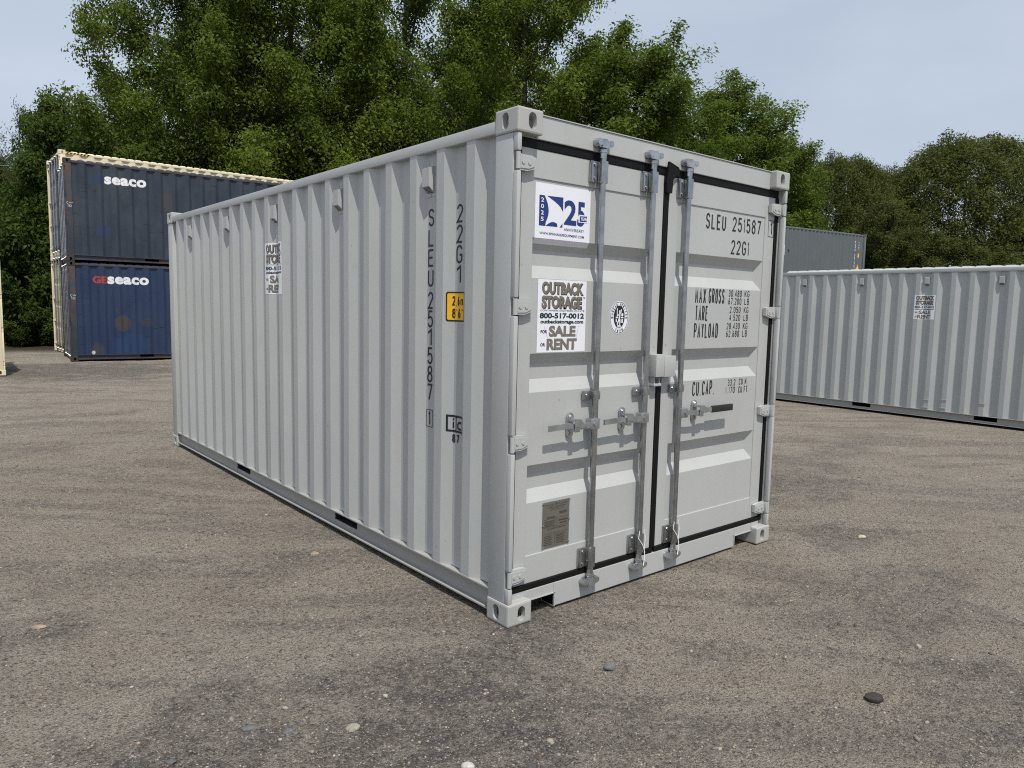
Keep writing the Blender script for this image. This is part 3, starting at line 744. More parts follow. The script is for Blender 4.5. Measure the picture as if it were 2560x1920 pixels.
# round classification emblem
def ell(cx, cz, rx, rz, n=40): return [(cx+rx*math.cos(2*math.pi*i/n), cz+rz*math.sin(2*math.pi*i/n)) for i in range(n)]
ec, ez = .831, 1.590
em = decal('emblem', poly2(ell(ec, ez, .079, .094)), door_fn, MPAPER, dl, off=.0010)
ring = []
o1 = ell(ec, ez, .0745, .0895); i1 = ell(ec, ez, .0715, .0865)
ring.append((o1+i1, [(i, (i+1) % 40, 40+(i+1) % 40, 40+i) for i in range(40)]))
ring += poly2(ell(ec, ez+.004, .0455, .0635))
def on_arc(txt, a0, a1, rx, rz, hgt, flip=False):
    res = []
    for i, ch in enumerate(txt):
        if ch == ' ': continue
        a = R_(a0+(a1-a0)*i/(len(txt)-1)); cx = ec+rx*math.cos(a); cz = ez+rz*math.sin(a)
        t = math.atan2(rz*math.cos(a), -rx*math.sin(a)); t = t+math.pi if not flip else t
        for v, f in stroke_glyph(ch, -hgt*.3, -hgt/2, hgt*.6, hgt, hgt*.17):
            res.append(([(cx+x*math.cos(t)-y*math.sin(t), cz+x*math.sin(t)+y*math.cos(t)) for x, y in v], f))
    return res
ring += on_arc('BUREAU VERITAS', 180, 0, .059, .075, .016)+on_arc('1828', 242, 298, .058, .0755, .016, True)
decal('emblem_print', ring, door_fn, MINK, em, off=.0018)
fg = []
def stk(pts, hw): return [ribbon([(ec+x, ez+z) for x, z in pts], hw)]
fg += stk([(.002, .030), (.004, .012), (.000, -.006), (-.010, -.026), (-.016, -.040)], .0045)+stk([(0, -.006), (.006, -.024), (.004, -.044)], .0035)
fg += stk([(.003, .022), (.014, .030), (.018, .048)], .0025)+stk([(.003, .022), (-.008, .014), (-.016, .010)], .0025)
fg += poly2([(ec+.003+.006*math.cos(t*.7), ez+.036+.007*math.sin(t*.7)) for t in range(9)])
fg += stk([(-.019, .052), (-.018, .004)], .003)+stk([(-.030, .0), (-.008, .0)], .0035)+stk([(.012, .0), (.034, .0)], .0035)
fg += poly2([(ec+.024+.009*math.cos(t*.7), ez+.016+.010*math.sin(t*.7)) for t in range(9)])
fg += stk([(-.026, -.008), (-.024, -.026)], .004)+stk([(.014, -.008), (.016, -.030)], .0035)+stk([(.027, -.008), (.025, -.030)], .0045)
fg += stk([(-.014, -.046), (.012, -.046)], .003)+stk([(-.018, -.053), (.016, -.053)], .0025)
decal('emblem_figure', fg, door_fn, MPAPER, em, off=.0024)
# engraved approval plate
pl = MB().box(.283, .479, DP-.005, DP-.0004, .347, .598, .001).build('data_plate', MPLATE, dl)
pf = lambda u, v, o: (u, DP-.005-o, v)
PZ = lambda b_: .347+b_*.251
PX = lambda a: .283+a*.196
pt = font_text('APPROVED FOR TRANSPORT', PX(.09), PX(.93), PZ(.915), PZ(.945))+font_text('UNDER CUSTOMS SEAL', PX(.17), PX(.85), PZ(.865), PZ(.893))
pt += frame2(PX(.25), PX(.78), PZ(.815), PZ(.850), .001)+font_text('CSC SAFETY APPROVAL', PX(.16), PX(.88), PZ(.385), PZ(.42))
for b_ in (.62, .44, .30): pt += rect2(PX(.04), PX(.96), PZ(b_), PZ(b_)+.001)
pt += rect2(PX(.52), PX(.525), PZ(.44), PZ(.62))+rect2(PX(.45), PX(.455), PZ(.03), PZ(.30))
for i in range(6): pt += rect2(PX(.05), PX(.36-.02*(i % 3)), PZ(.06+.038*i), PZ(.06+.038*i)+.0022)+rect2(PX(.5), PX(.80+.03*(i % 2)), PZ(.06+.038*i), PZ(.06+.038*i)+.0022)
for i in range(4): pt += rect2(PX(.06), PX(.46-.03*(i % 2)), PZ(.47+.035*i), PZ(.47+.035*i)+.0022)
pt += rect2(PX(.58), PX(.93), PZ(.555), PZ(.575))+rect2(PX(.62), PX(.90), PZ(.495), PZ(.51))+rect2(PX(.6), PX(.9), PZ(.745), PZ(.757))+rect2(PX(.6), PX(.88), PZ(.715), PZ(.725))+rect2(PX(.15), PX(.45), PZ(.655), PZ(.668))
decal('plate_print', pt, pf, MOLIVED, pl, off=.0005)
for u, v in ((.012, .985), (.5, .985), (.985, .985), (.015, .5), (.985, .54), (.985, .03), (.02, .025)):
    MB().cyl((PX(u), DP-.009, PZ(v)), (PX(u), DP-.005, PZ(v)), .0055, 10, .0055).build('rivet', MGALVB, pl)
# lock box over the door gap
lb = MB(); lb.box(1.100, 1.178, .004, .0618, 1.242, 1.376, .006); lb.box(1.1785, 1.282, .004, .010, 1.240, 1.366, .003); lb.box(1.276, 1.282, .010, .0618, 1.240, 1.366, .002)
lb.box(1.1785, 1.276, .010, .0618, 1.240, 1.248, .002); lb.box(1.205, 1.276, .010, .06, 1.352, 1.364, .003)
lb = lb.build('lock_box', MWHITE, dl, True)
hb = MB(); hb.box(1.112, 1.118, .024, .0618, 1.202, 1.241); hb.box(1.160, 1.166, .024, .0618, 1.202, 1.241); hb.box(1.106, 1.172, .018, .0618, 1.186, 1.202, .004); hb.build('lock_hasp', MWHITE, lb)
MB().tube([(1.284, .03, 1.335), (1.296, .03, 1.31), (1.300, .03, 1.275), (1.296, .03, 1.25)], .006, 8).build('lock_wire', MWHITE, lb, True)
# long side markings
walls = [o for o in root.children if o.name.split('.')[0] == 'side_wall']
wl = walls[0]
def side_marks(y0): return side_fn(st, 0, y0), side_knees(st, 0, y0)
yc = .8065
fn_, kn = side_marks(yc)
col_tx = []
zz = 2.182
for ch in 'SLEU': col_tx += stroke_text(ch, -.028, .028, zz-.099, zz, .0115); zz -= .1135
zz = 1.714
for ch in '251587': col_tx += stroke_text(ch, -.027, .027, zz-.099, zz, .0115); zz -= .1062
col_tx += stroke_text('1', -.012, .012, .938, 1.022, .011)+frame2(-.033, .033, .928, 1.032, .004)
decal('code_lettering', col_tx, fn_, MINK, wl, kn)['kind'] = 'stuff'
yc = .527; fn_, kn = side_marks(yc); col_tx = []; zz = 2.183
for ch in '22G1': col_tx += stroke_text(ch, -.028, .028, zz-.099, zz, .0115); zz -= .1090
decal('code_lettering', col_tx, fn_, MINK, wl, kn)['kind'] = 'stuff'
hs = decal('height_sign', poly2(rrect(-.086, .086, 1.550, 1.713, .012)), fn_, MINK, wl, kn, .0010)
decal('height_sign_face', poly2(rrect(-.078, .078, 1.559, 1.704, .008)), fn_, MYEL, hs, kn, .0016)
decal('height_sign_lettering', stroke_text('2,6', -.050, .010, 1.637, 1.690, .0085)+stroke_text('m', .018, .052, 1.637, 1.690, .007)+stroke_text("8'6\"", -.050, .050, 1.568, 1.622, .0085), fn_, MINK, hs, kn, .0022)
ic = frame2(-.078, .078, .934, 1.030, .012)+rect2(-.014, -.006, .946, 1.018)+rect2(-.040, -.028, .956, .992)+rect2(-.040, -.028, 1.000, 1.011)
ic += [ribbon(arc(.026, .974, .020, .020, 45, 315, 10), .006)]+stroke_text('87', -.042, .022, .874, .924, .010)
decal('code_mark', ic, fn_, MINK, wl, kn)
y0p = 3.044+.172; fn_, kn = side_marks(y0p)
poster_storage(wl, fn_, 0., .345, 1.700, 2.112, kn)

# ---------------------------------------------------------------- second light grey container on the right
rr_ = thing('shipping_container', 'light grey shipping container lying broadside at right behind the doors of the big one', 'shipping container', (11.011, -.623, -.112), R_(-1.5))
st2 = container(rr_, 6.058, 2.591, (MWHITE2, MWHITE2, MWHITE2, MWHITE2), vents=[.807+.2796*k for k in (0, 4, 8, 12, 16)], vent_side=0, doors=1,
                pockets=((1.83, 2.17), (3.86, 4.20)))
walls = [o for o in rr_.children if o.name.split('.')[0] == 'side_wall']
y0p = 3.044+.178
poster_storage(walls[0], side_fn(st2, 0, y0p), 0., .338, 1.697, 2.108, side_knees(st2, 0, y0p), False)
fn_ = side_fn(st2, 0, 5.56)
# shallow dents near the bottom of the wall
mb = MB()
for yy, z in ((2.91, .33), (2.63, .36), (2.64, .22), (2.92, .20), (2.05, .36)):
    x = .008+depth_at(st2, yy)
    mb.prism([(yy-.05, z-.008), (yy+.05, z-.008), (yy+.042, z+.008), (yy-.042, z+.008)], lambda a, b_, d: (x-d, a, b_), .0003, .007)
mb.build('weld_patch', MWHITE2, walls[0])

# ---------------------------------------------------------------- blue stack
bx, by, byaw = .98, 19.18, R_(-4.5)
def blue_frame(loc, yaw):
    """the long side facing the camera is x=W; the door end is at the left"""
    # local y runs along the long side, local x points back towards the viewer
    rz = yaw-math.pi/2
    ax = Vector((math.cos(rz), math.sin(rz), 0))
    return Vector(loc)-ax*W, rz
for zz, mt, label, tx_, pk in ((0., MBLUE2, 'bottom container of the blue pair, red and white lettering, brown round spot', 'GE', ((1.64, 1.98), (3.86, 4.2))),
                           (2.5915, MBLUE, 'upper one of the two stacked dark blue containers, white lettering and rusty corners', '', ((1.83, 2.18), (3.86, 4.2)))):
    loc, rz = blue_frame((bx, by, zz+.002), byaw)
    o = thing('shipping_container', label, 'shipping container', loc, rz, 'stacked dark blue containers')
    s_ = container(o, 6.058, 2.591, (mt, MBPOST, MRUST, MGREYDOOR), P=.358, crest=.11, slope=.07, dep=.036, first=.36, pockets=pk, doors=1)
    wl = [c for c in o.children if c.name.split('.')[0] == 'side_wall'][1]
    f_ = side_fn(s_, 1, 0.); k_ = side_knees(s_, 1, 0.)
    if tx_:
        decal('wall_lettering', font_text('GE', .572, .892, 2.040, 2.228, .045, 1.05), f_, MRED, wl, k_)
        decal('wall_lettering', font_text('seaco', .912, 1.900, 2.030, 2.232, .045, 1.08), f_, MWTXT, wl, k_)
        chz = 1.66
    else:
        decal('wall_lettering', font_text('seaco', .920, 1.908, 4.622-2.5915, 4.822-2.5915, .045, 1.08), f_, MWTXT, wl, k_)
        chz = 1.42
    pf_ = lambda u, v, oo: (W-.006+oo, u, v)
    ck = [ribbon(arc(.075, chz+.05, .02, .03, 60, 300, 8), .003)]+[ribbon(arc(.125, chz+.07, .02, .025, 180, 360, 6)+arc(.160, chz+.07, .018, .025, 180, 360, 6), .003)]
    ck += stroke_text('10', .07, .155, chz-.055, chz+.005, .006)
    decal('chalk_mark', ck, pf_, MWTXT, [c for c in o.children if c.name.split('.')[0] == 'corner_post'][2], off=.0012)
# ---------------------------------------------------------------- cream stack behind it
for zz, label in ((0., 'tall cream container, bottom of its stack, its edge showing behind the blue pair'), (2.8965, 'tall cream container on top of its stack, striped tape, above the blue pair')):
    loc, rz = blue_frame((1.255, 21.68, zz+.002), R_(-.6))
    o = thing('shipping_container', label, 'shipping container', loc, rz, 'stacked cream containers')
    s_ = container(o, 12.192, 2.896, (MCREAM, MCREAM, MCREAM, MGREYDOOR if zz else MCREAM), P=.36, crest=.11, slope=.07, dep=.036, first=.40, pockets=(), doors=1)
    if zz:
        hz = []
        t = decal('hazard_tape', rect2(.19, .80, 2.896-.096, 2.896-.050), lambda u, v, oo: (W-.004+oo, u, v), MYEL, o, off=.0015)
        for i in range(7): hz += poly2([(.19+.085*i, 2.80), (.235+.085*i, 2.80), (.275+.085*i, 2.846), (.23+.085*i, 2.846)])
        decal('tape_stripe', hz, lambda u, v, oo: (W-.004+oo, u, v), MINK, t, off=.0025)
# ---------------------------------------------------------------- cream container cut by the left frame edge
loc, rz = Vector((-.72, 15.70, .002)), R_(90)
o = thing('shipping_container', 'pale cream container at the left picture edge, only its door end post showing', 'shipping container', (-.72, 15.70+0.0, .002), R_(90)+R_(-2))
# doors face right: local y runs to the left, side facing the viewer is x=0
ax = Vector((math.cos(R_(88)), math.sin(R_(88)), 0))
o.location = Vector((-.72, 15.70, .002))
container(o, 6.058, 2.591, (MCREAM, MCREAM, MCREAM, MCREAM), P=.2796, pockets=((1.83, 2.17), (3.86, 4.20)), doors=1)
# ---------------------------------------------------------------- slate grey stack far right
gy_ = R_(-8.6); gl = Vector((35.26, 14.76, -.112))
gdir = Vector((math.cos(gy_), math.sin(gy_), 0))
for zz, label in ((0., 'slate grey long container under another one, hidden low behind the right light grey one'), (2.8965, 'slate grey long container stacked far behind, its top above the light grey one at right')):
    loc, rz = blue_frame(gl-gdir*12.192+Vector((0, 0, zz)), gy_)
    o = thing('shipping_container', label, 'shipping container', loc, rz, 'stacked slate grey containers')
    s_ = container(o, 12.192, 2.896, (MGREY, MGREY, MGREY, MGREY), pockets=(), doors=1)
    if zz:
        wl = [c for c in o.children if c.name.split('.')[0] == 'side_wall'][1]
        f_ = side_fn(s_, 1, 0.); k_ = side_knees(s_, 1, 0.)
        tt = []
        for i, ch in enumerate('SLEU 251587'):
            if ch != ' ': tt += stroke_text(ch, 11.30, 11.40, 2.42-.13*i, 2.53-.13*i, .03)
        for i, ch in enumerate('45G1'): tt += stroke_text(ch, 11.59, 11.69, 2.42-.13*i, 2.53-.13*i, .03)
        decal('code_lettering', tt, f_, MWTXT, wl, k_, .002)
        decal('height_sign', rect2(11.56, 11.72, 1.72, 1.92), f_, MYEL, wl, k_, .002)
        wt_ = decal('warning_triangle', poly2([(11.47, 1.10), (11.79, 1.10), (11.63, 1.42)]), f_, MYEL, wl, k_, .002)
        poster_storage(wl, f_, 5.78, 6.12, 1.55, 2.02, k_, False)

# ---------------------------------------------------------------- trees
def leaf_mat(name, dark, light, trans=.42):
    m, n, b = newmat(name)
    a = n.nodes.new('ShaderNodeAttribute'); a.attribute_name = 'tint'
    oi = n.nodes.new('ShaderNodeObjectInfo')
    c = mixc(n, a.outputs['Fac'], dark, light)
    c = mixc(n, mth(n, 'MULTIPLY', oi.outputs['Random'], .35), c, tuple(v*.72 for v in dark))
    n.links.new(c, b.inputs['Base Color']); b.inputs['Roughness'].default_value = .65; b.inputs['Specular IOR Level'].default_value = .12
    t = n.nodes.new('ShaderNodeBsdfTranslucent'); n.links.new(c, t.inputs['Color'])
    ms = n.nodes.new('ShaderNodeMixShader'); ms.inputs[0].default_value = trans
    o = n.nodes['Material Output']; n.links.new(b.outputs[0], ms.inputs[1]); n.links.new(t.outputs[0], ms.inputs[2]); n.links.new(ms.outputs[0], o.inputs['Surface'])
    return m
MLEAF = leaf_mat('leaf_mid_green', (.054, .090, .013), (.18, .245, .037))
MLEAFB = leaf_mat('leaf_olive_green', (.062, .078, .020), (.155, .175, .050))
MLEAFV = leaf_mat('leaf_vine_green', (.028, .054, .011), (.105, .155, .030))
MLEAFP = leaf_mat('leaf_pale_green', (.06, .075, .035), (.12, .135, .07))
MBARK, n, b = newmat('bark')
n.links.new(mixc(n, rng(n, noise(n, 8, 6, .7, (1, 1, .2)), .35, .65), (.035, .028, .022), (.10, .085, .07)), b.inputs['Base Color']); b.inputs['Roughness'].default_value = .9
bump(n, b, noise(n, 20, 5, .6, (1, 1, .15)), .6, .02)

def leaf_mesh(name, pts, nrm, size, tint, mat, rs, aspect=.46):
    N = len(pts)
    a = rs.normal(size=(N, 3)); a -= nrm*np.sum(a*nrm, 1, keepdims=True); a[:, 2] -= .5
    a -= nrm*np.sum(a*nrm, 1, keepdims=True); a /= np.linalg.norm(a, axis=1, keepdims=True)+1e-9
    b = np.cross(nrm, a); s = size[:, None]
    v = np.stack([pts-a*s*.5, pts+b*s*aspect*.5-a*s*.06+nrm*s*.08, pts+a*s*.5-nrm*s*.05, pts-b*s*aspect*.5-a*s*.06+nrm*s*.08], 1).reshape(-1, 3)
    me = bpy.data.meshes.new(name)
    me.vertices.add(4*N); me.vertices.foreach_set('co', v.astype(np.float32).ravel())
    me.loops.add(4*N); me.loops.foreach_set('vertex_index', np.arange(4*N, dtype=np.int32))
    me.polygons.add(N); me.polygons.foreach_set('loop_start', np.arange(0, 4*N, 4, dtype=np.int32)); me.polygons.foreach_set('loop_total', np.full(N, 4, np.int32))
    at = me.attributes.new('tint', 'FLOAT', 'FACE'); at.data.foreach_set('value', np.clip(tint, 0, 1).astype(np.float32))
    me.update(); me.materials.append(mat); return me
def tree_proto(seed, H, Rr, base, nlimb, nsub, per, leaf, mat, form='oval', sub=.42, fat=(.30, .17), droop=.25, up=.55):
    """trunk with ascending limbs and side branches that carry sprays of leaves; returns trunk mesh and crown mesh, origin at the ground"""
    rs = np.random.RandomState(seed)
    P = []; Nn = []; Sz = []; Tn = []; mb = MB()
    lean = rs.uniform(-.3, .3, 2); r0 = .020*H**.9
    def axis_at(z): f = np.clip(z/H, 0, 1); return np.array([lean[0]*f+.12*math.sin(4*f+seed), lean[1]*f+.12*math.cos(3*f+seed), z])
    zt = np.linspace(-.15, H*.93, 8); mb.tube([axis_at(z) for z in zt], list(r0*(1.2-1.1*(zt-zt[0])/(zt[-1]-zt[0]))), 8)
    def env(t):
        t = min(max(t, 0.), 1.)
        if form == 'dome': return Rr*math.sqrt(max(.015, 1-(.97*t)**2.4))
        if form == 'col': return Rr*(.62+.38*math.sin(math.pi*(.2+.7*t)))*(1 if t < .8 else max(.25, 1-(t-.8)*3.2))
        return Rr*max(.05, math.sin(math.pi*(.16+.80*t)))**.75
    def spray(c, d, size, tint, n):
        d = d/np.linalg.norm(d); a = np.cross(d, [0, 0, 1.]); a /= np.linalg.norm(a)+1e-6; b = np.cross(a, d)
        q = np.clip(rs.normal(size=(n, 3)), -1.9, 1.9); along = q[:, :1]*fat[0]*size; pa = q[:, 1:2]*fat[1]*size*1.25; pb = q[:, 2:]*fat[1]*size*.8
        off = along*d+pa*a+pb*b; off[:, 2] -= droop*np.abs(along[:, 0])+droop*np.hypot(pa[:, 0], pb[:, 0])**1.2
        P.append(c+off)
        nn = rs.normal(size=(n, 3))*.48+off/(fat[1]*size+.05)*.18+d*.25+np.array([0, 0, up]); Nn.append(nn/np.linalg.norm(nn, axis=1, keepdims=True))
        Sz.append(leaf*rs.uniform(.6, 1.35, n)); Tn.append(np.clip(rs.normal(tint, .15, n), 0, 1))
    for i in range(nlimb):
        t = ((i+.5)/nlimb)**.9; a = i*2.39996+rs.uniform(-.45, .45)
        z1 = base+(H-base)*(.06+.92*t); r1 = env(t)*(rs.uniform(.93, 1.02) if form == 'dome' else rs.uniform(.72, 1.08))
        z0 = max(base*.4, z1-(r1*rs.uniform(.55, 1.1)+.6)); z0 = min(z0, H*.85)
        p0 = axis_at(z0); p1 = np.array([p0[0]*.6+r1*math.cos(a), p0[1]*.6+r1*math.sin(a), z1])
        pm = p0*.5+p1*.5+np.array([r1*.08*math.cos(a), r1*.08*math.sin(a), -.10*np.linalg.norm(p1-p0)])
        path = [p0*(1-f)**2+2*pm*f*(1-f)+p1*f*f for f in np.linspace(0, 1, 6)]; rl = r0*.45*(1-.6*t)
        mb.tube(path, [rl*(1-.85*f) for f in np.linspace(0, 1, 6)], 5)
        lt = rs.normal(.47, .10)
        for k in range(nsub):
            f = .22+.78*(k+rs.uniform(.2, .8))/nsub; c = p0*(1-f)**2+2*pm*f*(1-f)+p1*f*f
            tg = (2*(1-f)*(pm-p0)+2*f*(p1-pm)); tg /= np.linalg.norm(tg)+1e-6
            d = tg*.75+rs.normal(size=3)*.55+np.array([0, 0, .18]); d /= np.linalg.norm(d); ln = Rr*sub*(1.15-.6*f)*rs.uniform(.55, 1.2)
            e = c+d*ln; e[2] -= .06*ln; mid_ = (c+e)/2+np.array([0, 0, .07*ln])
            if k % 2 == 0: mb.tube([c, mid_, e], [rl*.30, rl*.2, rl*.07], 4)
            st2_ = rs.normal(lt, .09)
            for g, sz_ in ((.38, .85), (.72, 1.), (1., .8)):
                spray(c*(1-g)+e*g+rs.normal(size=3)*.06, d, sz_*rs.uniform(.75, 1.3), st2_, int(per*rs.uniform(.55, 1.35)))
    if form == 'dome' and H > 6:                     # dense rounded outer shell of leaf clumps
        ns = 1500; zc = H*.40
        for i in range(ns):
            cz = 1-1.45*(i+.5)/ns; a = i*2.39996+rs.uniform(-.2, .2); sr = math.sqrt(max(0, 1-cz*cz))
            bump_ = .965+.055*math.sin(5*a+7*cz+seed)*math.cos(6*cz+2*a)+rs.normal(0, .022)
            d = np.array([sr*math.cos(a), sr*math.sin(a), cz])
            c = np.array([d[0]*Rr, d[1]*Rr, zc+d[2]*(H-.25-zc)*(1 if cz > 0 else .8)])*np.array([bump_, bump_, 1]); c[2] = zc+(c[2]-zc)*bump_
            spray(c, np.cross(d, rs.normal(size=3))+d*.35, rs.uniform(.7, 1.05), .45+.10*math.sin(3*a+4*cz), int(per*rs.uniform(.9, 1.9)))
    P = np.concatenate(P); keep = P[:, 2] > .05
    cm = leaf_mesh('crown', P[keep], np.concatenate(Nn)[keep], np.concatenate(Sz)[keep], np.concatenate(Tn)[keep], mat, rs)
    tm = bpy.data.meshes.new('trunk'); tm.from_pydata([tuple(map(float, p)) for p in mb.v], [], mb.f); tm.materials.append(MBARK)
    tm.polygons.foreach_set('use_smooth', [True]*len(tm.polygons))
    return tm, cm
PROTO = {
 'oak': tree_proto(11, 15, 4.3, 2.4, 30, 11, 150, .135, MLEAF, 'oval', .40, (.42, .24), .32),
 'maple': tree_proto(12, 15, 4.3, 2.0, 28, 11, 155, .135, MLEAF, 'oval', .42, (.42, .23), .32),
 'elm': tree_proto(13, 12, 3.0, 1.4, 28, 10, 135, .125, MLEAF, 'oval', .44, (.38, .20), .3),
 'dome': tree_proto(14, 13.5, 6.2, 1.0, 50, 6, 58, .18, MLEAFB, 'dome', .17, (.42, .28)),
 'loose': tree_proto(15, 11, 3.6, .6, 26, 9, 75, .18, MLEAFB, 'col', .40, (.42, .25)),
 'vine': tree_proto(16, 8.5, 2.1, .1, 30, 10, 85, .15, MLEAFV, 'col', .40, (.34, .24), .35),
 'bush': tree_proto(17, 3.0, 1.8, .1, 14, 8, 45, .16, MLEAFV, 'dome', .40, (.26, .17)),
 'scrub': tree_proto(18, 9.5, 2.2, 1.0, 14, 6, 22, .12, MLEAFP, 'oval', .5, (.3, .15)),
}
def polar(px, d):
    o = math.atan((px-1280)/FPX); a = YAW+o; d = d/math.cos(o); return CAM.x+d*math.sin(a), CAM.y+d*math.cos(a)
def tree(kind, px, d, H, Rr, label, rz=0., cat='tree', name=None, group=None):
    x, y = polar(px, d)
    pH = {'oak': (15, 4.3), 'maple': (15, 4.3), 'elm': (12, 3.0), 'dome': (13.5, 6.2), 'loose': (11, 3.6), 'vine': (8.5, 2.1), 'bush': (3, 1.8), 'scrub': (9.5, 2.2)}[kind]
    o = thing(name or 'tree', label, cat, (x, y, float(terrain(x, y))-.03), rz, group)
    s = (Rr/pH[1], Rr/pH[1], H/pH[0])
    tm, cm = PROTO[kind]
    a = link('trunk' if cat == 'tree' else 'stem', tm, o); b_ = link('crown' if cat == 'tree' else 'foliage', cm, o); a.scale = s; b_.scale = s
    return o
TR = 'tall leafy trees standing behind the containers'
tree('oak', 520, 30.0, 17.5, 4.4, 'leftmost tall tree, branches hanging out over the open sky', 0.4, group=TR)
tree('maple', 735, 32.0, 18.0, 5.0, 'tall broad tree behind the right half of the blue stack', 1.9, group=TR)
tree('oak', 1010, 36.0, 20.5, 5.3, 'tall tree rising behind the middle of the big container roof', 3.3, group=TR)
tree('maple', 1290, 29.0, 15.8, 4.3, 'tall tree directly behind the near top corner of the big container', 4.6, group=TR)
tree('elm', 1545, 28.0, 11.9, 3.7, 'tree with the stepped top right of the near top corner, before the sky opens', .8, group=TR)
tree('elm', 1810, 39.0, 13.5, 4.5, 'bright green tree over the right door, lower than the others', 2.2, group=TR)
tree('elm', 1935, 43.0, 11.6, 3.0, 'lowest tree of the big row, above the far right top corner of the big container', 4.0, group=TR)
BR = 'second row of trees seen only through gaps'
for i, (px, d, H, Rr, k) in enumerate(((560, 41, 16.5, 5.6, 'maple'), (860, 42, 17, 5.6, 'oak'), (1150, 42, 16.8, 5.6, 'maple'), (1430, 38, 14, 4.6, 'oak'), (1660, 36, 11.7, 4, 'maple'), (270, 40, 11.5, 4.0, 'loose'))):
    tree(k, px, d, H, Rr, 'leafy tree of the second row, showing only through gaps between the front trees', i*1.3, group=BR)
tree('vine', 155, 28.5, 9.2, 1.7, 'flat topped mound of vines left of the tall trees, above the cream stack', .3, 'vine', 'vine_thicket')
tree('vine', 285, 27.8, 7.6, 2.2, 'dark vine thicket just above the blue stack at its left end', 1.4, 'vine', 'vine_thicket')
US = 'dark undergrowth filling the foot of the tall trees'
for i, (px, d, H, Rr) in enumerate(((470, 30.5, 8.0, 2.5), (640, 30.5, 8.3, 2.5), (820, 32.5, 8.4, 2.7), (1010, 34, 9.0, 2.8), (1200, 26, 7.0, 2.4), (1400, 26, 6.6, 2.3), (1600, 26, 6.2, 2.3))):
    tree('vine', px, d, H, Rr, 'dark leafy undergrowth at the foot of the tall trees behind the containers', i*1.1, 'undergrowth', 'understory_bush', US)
tree('loose', 15, 39, 9.0, 3.0, 'loose olive green tree at the left picture edge', .5)
tree('scrub', 70, 36, 11.2, 1.5, 'thin pale tree with see through twigs at the left edge of the sky', 1.5)
tree('loose', -110, 40, 9.6, 4.0, 'olive tree just beyond the left picture edge', 2.5)
tree('loose', 95, 33, 6.6, 2.0, 'olive bush below the vine mound at left', 3.1, 'bush', 'tall_bush')
tree('bush', 95, 26.5, 3.4, 1.6, 'big leaved green bush in the gap left of the cream stack', .2, 'bush', 'bush')
tree('bush', 40, 25.5, 4.4, 1.8, 'dark bush behind the cream container at the left picture edge', 1.2, 'bush', 'bush')
tree('bush', 120, 25.2, 1.7, 1.0, 'low bush on the gravel edge left of the cream stack', 2.6, 'bush', 'bush')
tree('bush', 55, 24.6, 1.3, .9, 'lowest bush in the gap, beside the cream container at the left edge', 3.6, 'bush', 'bush')
tree('dome', 2075, 50, 12.4, 3.9, 'broad olive tree right of the big container, above the slate grey one', .9)
tree('dome', 2165, 55, 12.6, 3.2, 'narrow olive tree touching the left flank of the round topped tree', 2.9)
tree('dome', 2378, 52, 14.3, 6.2, 'big round topped olive tree at right', .7)
tree('dome', 2590, 54, 10.2, 4.4, 'olive tree falling away at the right picture edge', 4.4)
tree('loose', 2700, 52, 11.0, 4.6, 'olive tree beyond the right picture edge', 5.4)
FB = 'bushes in front of the olive trees'
tree('loose', 2200, 44, 8.6, 2.6, 'pale bush left of the gap below the round topped tree', 5.1, 'bush', 'tall_bush', FB)
tree('loose', 2330, 43, 6.4, 2.6, 'bush just above the poster of the right container', .1, 'bush', 'tall_bush', FB)
tree('loose', 2460, 42, 5.6, 2.6, 'low bush peeping over the right container near the picture edge', 1.7, 'bush', 'tall_bush', FB)
tree('loose', 2080, 46, 6.4, 2.6, 'bush beside the right end of the slate grey container', 3.7, 'bush', 'tall_bush', FB)
# cable at left
p0 = Vector((*polar(-60, 27), 6.55)); p1 = Vector((*polar(100, 30), 6.95))
wv = [p0.lerp(p1, t/8)+Vector((0, 0, -.15*math.sin(math.pi*t/8))) for t in range(9)]
wo = MB().tube(wv, .012, 5).build('utility_cable', MWIRE); wo['label'] = 'thin utility cable crossing the bushes at the left edge'; wo['category'] = 'cable'

# ---------------------------------------------------------------- loose stones
ico = bmesh.new(); bmesh.ops.create_icosphere(ico, subdivisions=1, radius=1); ico.verts.index_update()
IV = np.array([v.co[:] for v in ico.verts]); IF = np.array([[v.index for v in f.verts] for f in ico.faces]); ico.free()
rs = np.random.RandomState(3)
NG = 50000
ang = YAW+rs.uniform(-.72, .72, NG*3); dist = 1.6+rs.uniform(0, 1, NG*3)**1.6*11
px_ = CAM.x+dist*np.sin(ang); py_ = CAM.y+dist*np.cos(ang)
dens = .20+.8*dark_mask(px_, py_)+.45*vnoise(px_, py_, 1.3, 8)*vnoise(px_, py_, 4., 9)+.5*(1-sstep(.42, .58, tracks(px_, py_)))
edge_ = np.maximum(np.maximum(-px_, px_-W), np.maximum(-py_, py_-6.06)); dens = dens+.6*(1-sstep(.02, .16, edge_))
inside = (px_ > -.02) & (px_ < W+.02) & (py_ > -.02) & (py_ < 6.1)
ok = (rs.uniform(0, 1, NG*3) < dens) & ~inside
px_ = px_[ok][:NG]; py_ = py_[ok][:NG]; NG = len(px_)
sz = .0023*np.exp(rs.normal(0, .42, NG))*(1+.07*np.hypot(px_-CAM.x, py_-CAM.y)); big = rs.uniform(0, 1, NG) < .006; sz[big] *= 2.3; sz = np.clip(sz, .0016, .014)
sc3 = np.stack([sz*rs.uniform(.8, 1.5, NG), sz*rs.uniform(.7, 1.2, NG), sz*rs.uniform(.45, .8, NG)], -1)
th = rs.uniform(0, 6.28, NG); jit = 1+rs.uniform(-.22, .22, (NG, len(IV)))
v = IV[None]*jit[..., None]*sc3[:, None, :]
